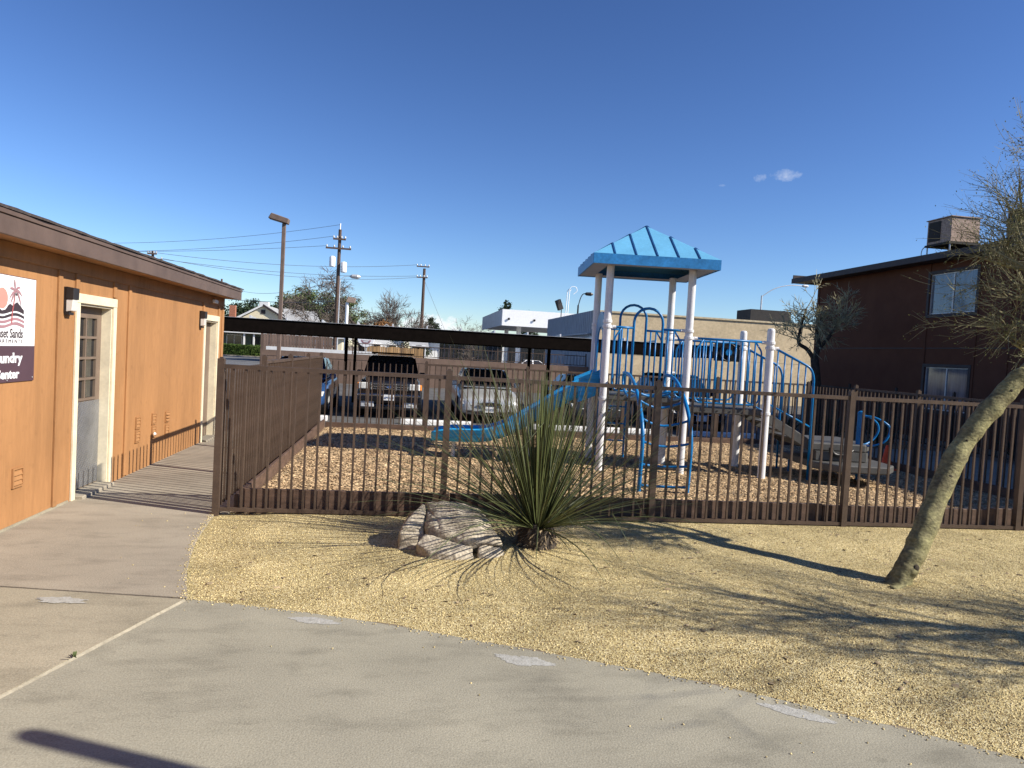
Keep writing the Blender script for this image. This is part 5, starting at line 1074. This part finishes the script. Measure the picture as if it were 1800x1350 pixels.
rf = MB(); rf.add([(-16.0, 94, 5.85), (-11.9, 94, 5.65), (-10.9, 90.2, 4.3), (-15.0, 90.2, 4.3), (-11.9, 97, 4.3), (-16, 97, 4.3)], [(0, 1, 2, 3), (0, 5, 4, 1)]); rf.build('roof', 'roof_grey', HS, off=ho)
rf = MB(); rf.add([(-23.4, 96, 4.0), (-18.4, 94, 5.9), (-19, 90.5, 4.0), (-24, 89.5, 3.4)], [(0, 1, 2, 3)]); rf.build('roof', 'house_green', HS, off=ho)
hpart('wall', 'house_cream', (-15.0, 90.6, 2.73), (-11.2, 97, 4.28)); hpart('chimney', 'house_white', (-19.0, 94.5, 4.5), (-17.9, 95.3, 6.55)); hpart('chimney', 'brick', (-22.0, 92, 2.6), (-21.3, 92.6, 5.75))
HG = thing('hedge', (-18.5, 83, LZ), 'clipped green hedge in front of the gabled house', 'hedge'); rr = random.Random(9)
m = MB(); m.box((-21.2, 83.1, -.2), (-15.9, 84.1, .92)); m.build('core', 'leaf_dark', HG, off=(-18.5, 83, LZ))
m = MB(); pts = [Vector((rr.uniform(-21.3, -15.8), rr.choice((82.98+rr.gauss(0, .06), 83+rr.random()*1.2)), 0)) for i in range(9000)]
for q in pts: q.z = rr.uniform(-.18, 1.0) if q.y < 83.1 else .95+rr.gauss(0, .06)
leaf_quads(m, pts, .13, rr); o = m.build('foliage', 'hedge', HG, off=(-18.5, 83, LZ)); o['kind'] = 'stuff'
def small_house(label, x0, x1, y, zt, zr, mat, gable=True):
    K = thing('house', ((x0+x1)/2, y, LZ), label, 'house'); k = ((x0+x1)/2, y, LZ)
    m = MB(); m.box((x0, y, -.2), (x1, y+6, zt)); m.build('wall', mat, K, off=k); xm = (x0+x1)/2
    if gable:
        m = MB(); m.extr([(x0, zt), (x1, zt), (xm, zr)], 'y', y+.001, y+.2); m.build('gable', mat, K, off=k)
        for s, xe in ((-1, x0-.3), (1, x1+.3)): m = MB(); m.add([(xm, y-.3, zr+.1), (xm, y+6.3, zr+.1), (xe, y+6.3, zt-.05), (xe, y-.3, zt-.05), (xm, y-.3, zr+.0), (xm, y+6.3, zr), (xe, y+6.3, zt-.15), (xe, y-.3, zt-.15)], [(0, 1, 2, 3), (4, 7, 6, 5), (0, 3, 7, 4), (1, 5, 6, 2), (2, 6, 7, 3)]); m.build('roof', 'roof_grey', K, off=k)
    else: m = MB(); m.extr([(y-.5, zt), (y+6.5, zt), (y+3, zr)], 'x', x0-.4, x1+.4); m.build('roof', 'roof_grey', K, off=k)
    for i, x in enumerate((x0+.25*(x1-x0), x0+.7*(x1-x0))):
        m = MB(); m.box((x-.4, y-.06, .8), (x+.4, y-.005, 2.0)); w = m.build('window', 'metal_white', K, off=k); m = MB(); m.box((x-.33, y-.08, .87), (x+.33, y-.062, 1.93)); m.build('pane', 'glass_dark', w, off=k)
small_house('white gabled cottage above the pickup roof in the distance', -4.0, -.6, 72, 2.4, 3.9, 'house_white')
small_house('cream house with a low grey roof behind the plank fence', -12.5, -6.0, 66, 2.2, 3.0, 'house_cream', False)
small_house('low white house at the right of the second utility pole', .4, 1.15, 58, 1.9, 2.4, 'house_white', False)
DS = thing('round_sign', (-2.59, 44, LZ), 'round white painted sign with a plum pattern beyond the iron fence', 'sign')
m = MB(); m.lathe([(.48, -.02), (.50, 0), (.48, .02)], 28, (0, 0, 2.33), 'y'); m.build('disc', 'sign_white', DS)
m = MB(); m.tube([(0, .06, 0), (0, .06, 2.3)], .04, 8); m.build('pole', 'galv', DS)
for k in range(-3, 4): a = R(-90+k*22); m = MB(); c = Vector((.27*math.cos(a), -.026, 2.33+.27*math.sin(a))); m.lathe([(.055, -.003), (.055, .003)], 10, c, 'y'); m.build('pattern', 'sign_mauve', DS)
for z in (2.10, 2.20): m = MB(); m.box((-.22, -.03, z), (.22, -.024, z+.03)); m.build('pattern_band', 'sign_plum', DS)

# ================================================================== TREES BEYOND THE LOT
def leafy(label, base, ht, blobs, n, size, mat, seed, trunk_r=.25, bark='bark_dark', group='leafy trees in the distance'):
    K = thing('leafy_tree', base, label, 'tree', group); r_ = random.Random(seed); pts = []
    m = MB(); m.tube(catmull([(0, 0, -.1), (.15, 0, ht*.25), (-.1, .1, ht*.5), (.05, 0, ht*.72)], 4), [trunk_r*(1-.06*i) for i in range(13)], 8); tips = []
    for bx, by, bz, rx, rz in blobs:
        m.tube([(0, 0, ht*.35), (bx*.5, by*.5, (bz+ht*.35)*.5+.1*ht), (bx, by, bz)], [trunk_r*.5, trunk_r*.3, trunk_r*.08], 5)
        cl = [Vector((r_.gauss(0, 1), r_.gauss(0, 1), r_.gauss(0, 1))).normalized()*r_.random()**.4 for _ in range(int(14*rx))]
        for q in range(int(n*rx*rz/sum(b[3]*b[4] for b in blobs))):
            c = r_.choice(cl); g_ = Vector((r_.gauss(0, .17), r_.gauss(0, .17), r_.gauss(0, .13))); pts.append(Vector((bx+(c.x+g_.x)*rx, by+(c.y+g_.y)*rx, bz+(c.z+g_.z)*rz)))
    m.build('trunk', bark, K, smooth=True); m = MB(); leaf_quads(m, pts, size, r_); o = m.build('crown', mat, K); o['kind'] = 'stuff'
def bare(label, base, d0, ln, r0, seed, kids, levels=5, wig=.16, grav=(0, 0, 0, -.25, -.4), spread=(.3, .9), ratio=(.55, .8), rmin=.022, seg=.5, mat='bark_dark', mat2='bark_grey', group='bare winter trees', cat='tree', name='bare_tree', biglev=2):
    K = thing(name, base, label, cat, group); b_, s_ = MB(), MB()
    branch_tree(b_, s_, (0, 0, -.1), d0, ln, r0, 0, random.Random(seed), dict(levels=levels, ratio=ratio, spread=spread, kids=kids, wig=wig, grav=list(grav), seg=seg, rmin=rmin, biglev=biglev))
    b_.build('trunk', mat, K, smooth=True); o = s_.build('crown', mat2, K); o['kind'] = 'stuff'; return K
leafy('round mid-green tree right of the grey shingle roof', (-16.6, 110, LZ), 9.6, [(0, 0, 8.2, 2.8, 1.9), (-1.8, 0, 7.0, 1.9, 1.5), (1.9, .5, 6.8, 2.1, 1.8)], 9000, .30, 'leaf_mid', 1)
leafy('green tree just left of the tall utility pole', (-12.0, 112, LZ), 8.8, [(0, 0, 7.3, 2.6, 2.2), (2.2, 0, 6.8, 2.6, 2.2), (-1.6, 0, 5.2, 1.8, 1.5), (3.8, 0, 4.6, 2.0, 1.8)], 11000, .30, 'leaf_mid', 2)
leafy('dark evergreen tree behind the white chimney', (-25.5, 122, LZ), 8.6, [(0, 0, 6.6, 2.8, 1.8), (2.8, 0, 6.2, 2.0, 1.6), (-3.4, 0, 5.6, 2.6, 2.2)], 7000, .34, 'leaf_dark', 3)
leafy('rust-brown leafy shrub below the bare trees', (-3.2, 78, LZ), 4.7, [(0, 0, 3.6, 2.0, 1.2), (1.8, 0, 3.3, 1.4, 1.0), (-1.6, 0, 3.2, 1.3, .9)], 5000, .16, 'leaf_rust', 4, .15)
leafy('small dark conifer left of the canopy', (3.5, 118, LZ), 7.2, [(0, 0, 5.6, 1.2, 1.4), (.2, 0, 4.2, 1.9, 1.6), (-.1, 0, 6.7, .5, .8)], 5000, .24, 'leaf_dark', 5)
leafy('dark pointed conifer behind the canopy right end', (25.2, 150, LZ), 11.6, [(0, 0, 9.5, 1.2, 2.0), (0, 0, 7.0, 2.2, 2.4)], 4000, .34, 'leaf_dark', 6)
leafy('dark conifer top behind the canopy floodlight', (20.0, 150, LZ), 13.2, [(0, 0, 12, .9, 1.2), (0, 0, 9.5, 1.8, 2.4)], 3500, .34, 'leaf_dark', 7)
leafy('dark green shrubs under the carport beam near the second utility pole', (-.6, 62, LZ), 2.9, [(0, 0, 1.7, 1.5, 1.1), (1.4, 0, 1.5, 1.0, .9)], 3500, .13, 'leaf_dark', 8, .1)
bare('tall bare tree with drooping limbs right of the utility pole', (-4.6, 75, LZ), (-.12, 0, 1), 4.6, .36, 11, [3, 4, 5, 5, 4], ratio=(.5, .75), grav=(.1, .15, .0, -.4, -.6))
bare('bare spreading tree left of the utility pole', (-9.2, 77, LZ), (.1, 0, 1), 3.6, .28, 17, [4, 4, 5, 5, 4], grav=(.1, .1, .1, -.2, -.4))
bare('dense bushy bare tree left of the second utility pole', (-1.3, 82, LZ), (.1, 0, 1), 2.8, .24, 23, [5, 5, 5, 5, 4], ratio=(.6, .85), grav=(.2, .2, .1, 0, 0), spread=(.35, 1.0), mat='bark_dark', mat2='bark_grey')
bare('bare bushy tree between the second utility pole and the conifer', (2.2, 112, LZ), (0, 0, 1), 2.6, .2, 31, [5, 5, 5, 5], levels=4, ratio=(.6, .8), rmin=.02)
bare('bare bushy tree beside the left end of the canopy', (8.4, 112, LZ), (.1, 0, 1), 3.0, .2, 37, [5, 5, 5, 5], levels=4, ratio=(.6, .85), rmin=.02)
bare('small pale bare tree in front of the storefront', (4.6, 56, LZ), (0, 0, 1), 1.3, .12, 41, [5, 4, 4, 4], levels=4, ratio=(.5, .75), rmin=.012, seg=.25)
PT = thing('pollarded_tree', (12.15, 20.0, -.2), 'pollarded tree with twiggy crown by the corner of the apartment block', 'tree'); big, small = MB(), MB(); r_ = random.Random(15); lv2 = []
p3 = dict(levels=4, ratio=(.42, .68), spread=(.35, 1.0), kids=[3, 5, 6, 4], wig=.12, grav=[.1, .1, .05, .0], seg=.09, rmin=.0105, biglev=1)
def pol(pts, r0, r1, n, ln, first=.6):
    q = catmull(pts, 5); k = len(q); big.tube(q, [r0+(r1-r0)*i/(k-1) for i in range(k)], 8)
    for i in range(n):
        c = q[int((first+(1-first)*i/max(1, n-1))*(k-1))]; d = Vector((r_.gauss(0, .8), r_.gauss(0, .8), r_.gauss(.45, .6))); branch_tree(big, small, c, d, ln*r_.uniform(.6, 1.15), .016, 2, r_, p3)
pol([(.12, 0, -.05), (.08, 0, .8), (.0, 0, 1.7), (-.10, 0, 2.3)], .15, .12, 0, 0)
pol([(-.10, 0, 2.25), (-.35, 0, 2.55), (-.62, .05, 2.75), (-.58, .05, 3.2), (-.48, 0, 3.75)], .075, .03, 20, .62, .45)
pol([(-.10, 0, 2.25), (.0, 0, 2.7), (-.05, .05, 3.1), (.05, 0, 3.6)], .085, .035, 16, .55, .5)
pol([(.02, 0, 2.6), (.25, -.1, 2.95), (.45, -.1, 3.3), (.75, -.1, 3.6)], .06, .025, 18, .58, .4)
big.build('trunk', 'bark_dark', PT, smooth=True); o = small.build('crown', 'twig_pale', PT); o['kind'] = 'stuff'

# ================================================================== POLES AND WIRES
PO = thing('parking_light', (-5.2, 30, LZ), 'tall brown parking lot light pole with a box head', 'lamp post')
m = MB(); m.box((-.07, -.07, 0), (.07, .07, 6.62)); m.build('pole', 'pole_brown', PO, bevel=.01)
m = MB(); m.extr([(-.60, 6.78), (.16, 6.60), (.20, 6.80), (-.48, 6.99)], 'y', -.20, .20); m.build('lamp_head', 'pole_brown', PO, bevel=.02)
m = MB(); m.tube([(0, 0, 6.62), (0, 0, 6.72)], .04, 8); m.build('neck', 'pole_brown', PO)
def upole(x, y, h, arms, label, r=.16, cans=()):
    K = thing('utility_pole', (x, y, LZ), label, 'utility pole', 'wooden utility poles'); h = h-LZ
    m = MB(); m.tube([(0, 0, 0), (.0, 0, h)], [r*1.15, r*.8], 10); m.build('pole', 'pole_wood', K, smooth='auto')
    for z, a, b in arms:
        z -= LZ; m = MB(); m.bar((a, -.2, z), (b, -.2, z), .11, .13); m.build('crossarm', 'pole_wood', K)
        for t in (0.04, .33, .67, .96): q = a+(b-a)*t; m = MB(); m.lathe([(.05, 0), (.075, .08), (.05, .16), (.02, .22)], 8, (q, -.2, z+.06)); m.build('insulator', 'galv', K)
    for z, dx in cans: m = MB(); m.lathe([(.20, 0), (.24, .05), (.24, .75), (.18, .84), (.05, .88)], 14, (dx, -.1, z-LZ)); m.build('transformer', 'metal_white', K, smooth='auto')
upole(-6.0, 60, 11.0, ((10.2, -.5, .5), (9.45, -1.05, .95)), 'tall wooden utility pole with two transformers and two crossarms', cans=((7.95, -.5), (7.55, .42)))
m = MB(); m.tube([(0, 0, 0), (0, 0, .5)], .05, 6); o = m.build('pole_top_pin', 'metal_white', bpy.data.objects['utility_pole']); o.location = (0, 0, 11.2)
upole(1.3, 84, 11.0, ((11.2, -.9, .55), (9.95, -.85, .4)), 'wooden utility pole left of the white cloud', .2)
upole(-23.6, 70, 9.3, ((8.5, -.9, .9), (9.0, -.4, .4)), 'top of a distant utility pole above the orange building roof', .14)
upole(-35, 140, 12.6, ((11.6, -1.2, 1.2),), 'tiny distant utility pole above the eave end of the orange building', .2)
def wire(label, a, b, sag, r=.014):
    a = Vector(a); b = Vector(b); pts = [a.lerp(b, t)+Vector((0, 0, -4*sag*t*(1-t))) for t in np.linspace(0, 1, 25)]
    m = MB(); m.tube([p-a for p in pts], r, 4); o = m.build('power_line', 'wire', None); o.location = a; tag(o, label, 'wire', 'overhead power lines')
wire('highest power line falling left from the top of the tall utility pole', (-6, 60, 11.4), (-40, 72, 9.6), 1.0)
wire('power line falling left from the upper crossarm of the tall pole', (-6.5, 59.8, 10.4), (-40, 70, 8.6), .9)
wire('power line falling left from the lower crossarm of the tall pole', (-7.0, 59.8, 9.6), (-40, 69, 8.4), .5)
wire('upper long power line from the second pole to the far left', (.6, 84, 11.4), (-24.3, 70, 9.2), .7, .018)
wire('middle long power line from the second pole to the far left', (.5, 84, 10.1), (-24.4, 70, 8.7), .6, .018)
wire('lower long power line from the second pole to the far left', (.9, 84, 10.0), (-22.8, 70, 8.65), .9, .018)
wire('low service line from the second pole to the tall pole', (1.3, 84, 6.0), (-6, 60, 5.0), .6, .03)
wire('low service line from the tall pole towards the gabled house', (-6, 60, 5.2), (-30, 88, 7.5), .8, .025)
wire('faint line from the distant pole across to the tall pole', (-35, 140, 11.9), (-6, 60, 6.9), 1.5, .02)
wire('guy wire slanting down right of the second utility pole', (1.3, 84, 9.8), (6.0, 84.5, .0), .05, .015)
WP = thing('box_light', (-3.88, 45, LZ), 'white pole with a square floodlight right of the tall utility pole', 'lamp post')
m = MB(); m.tube([(0, 0, 0), (0, 0, 4.5)], .10, 10); m.build('pole', 'metal_white', WP); m = MB(); m.extr([(-.05, 4.52), (.45, 4.50), (.50, 4.78), (.06, 4.86)], 'y', -.18, .18); m.build('lamp_head', 'cooler_tan', WP)
def street_lamp(x, y, h, dx, dz, label, r=.10, mat='galv'):
    K = thing('street_lamp', (x, y, LZ), label, 'lamp post', 'street lamps behind the store'); m = MB(); m.tube([(0, 0, 0), (0, 0, h)], [r*1.2, r*.8], 8); m.build('pole', mat, K)
    m = MB(); m.tube(catmull([(0, 0, h-.1), (dx*.3, 0, h+dz*.6), (dx*.65, 0, h+dz*.95), (dx, 0, h+dz)], 5), r*.45, 6); m.build('arm', mat, K)
    m = MB(); m.lathe([(.04, -.35), (.14, -.2), (.16, .2), (.06, .4)], 8, (dx+.3, 0, h+dz), 'x'); m.build('lamp_head', mat, K)
street_lamp(35.8, 70, 9.4, 4.4, 1.3, 'street lamp with a long arm above the tan store, left of the apartment eave'); street_lamp(14.1, 60, 6.4, .55, 1.0, 'dark curved street lamp above the grey side of the store', .09, 'lamp_black')
street_lamp(-5.05, 52, 6.5, .7, .25, 'slim pale street lamp just right of the tall utility pole', .045)
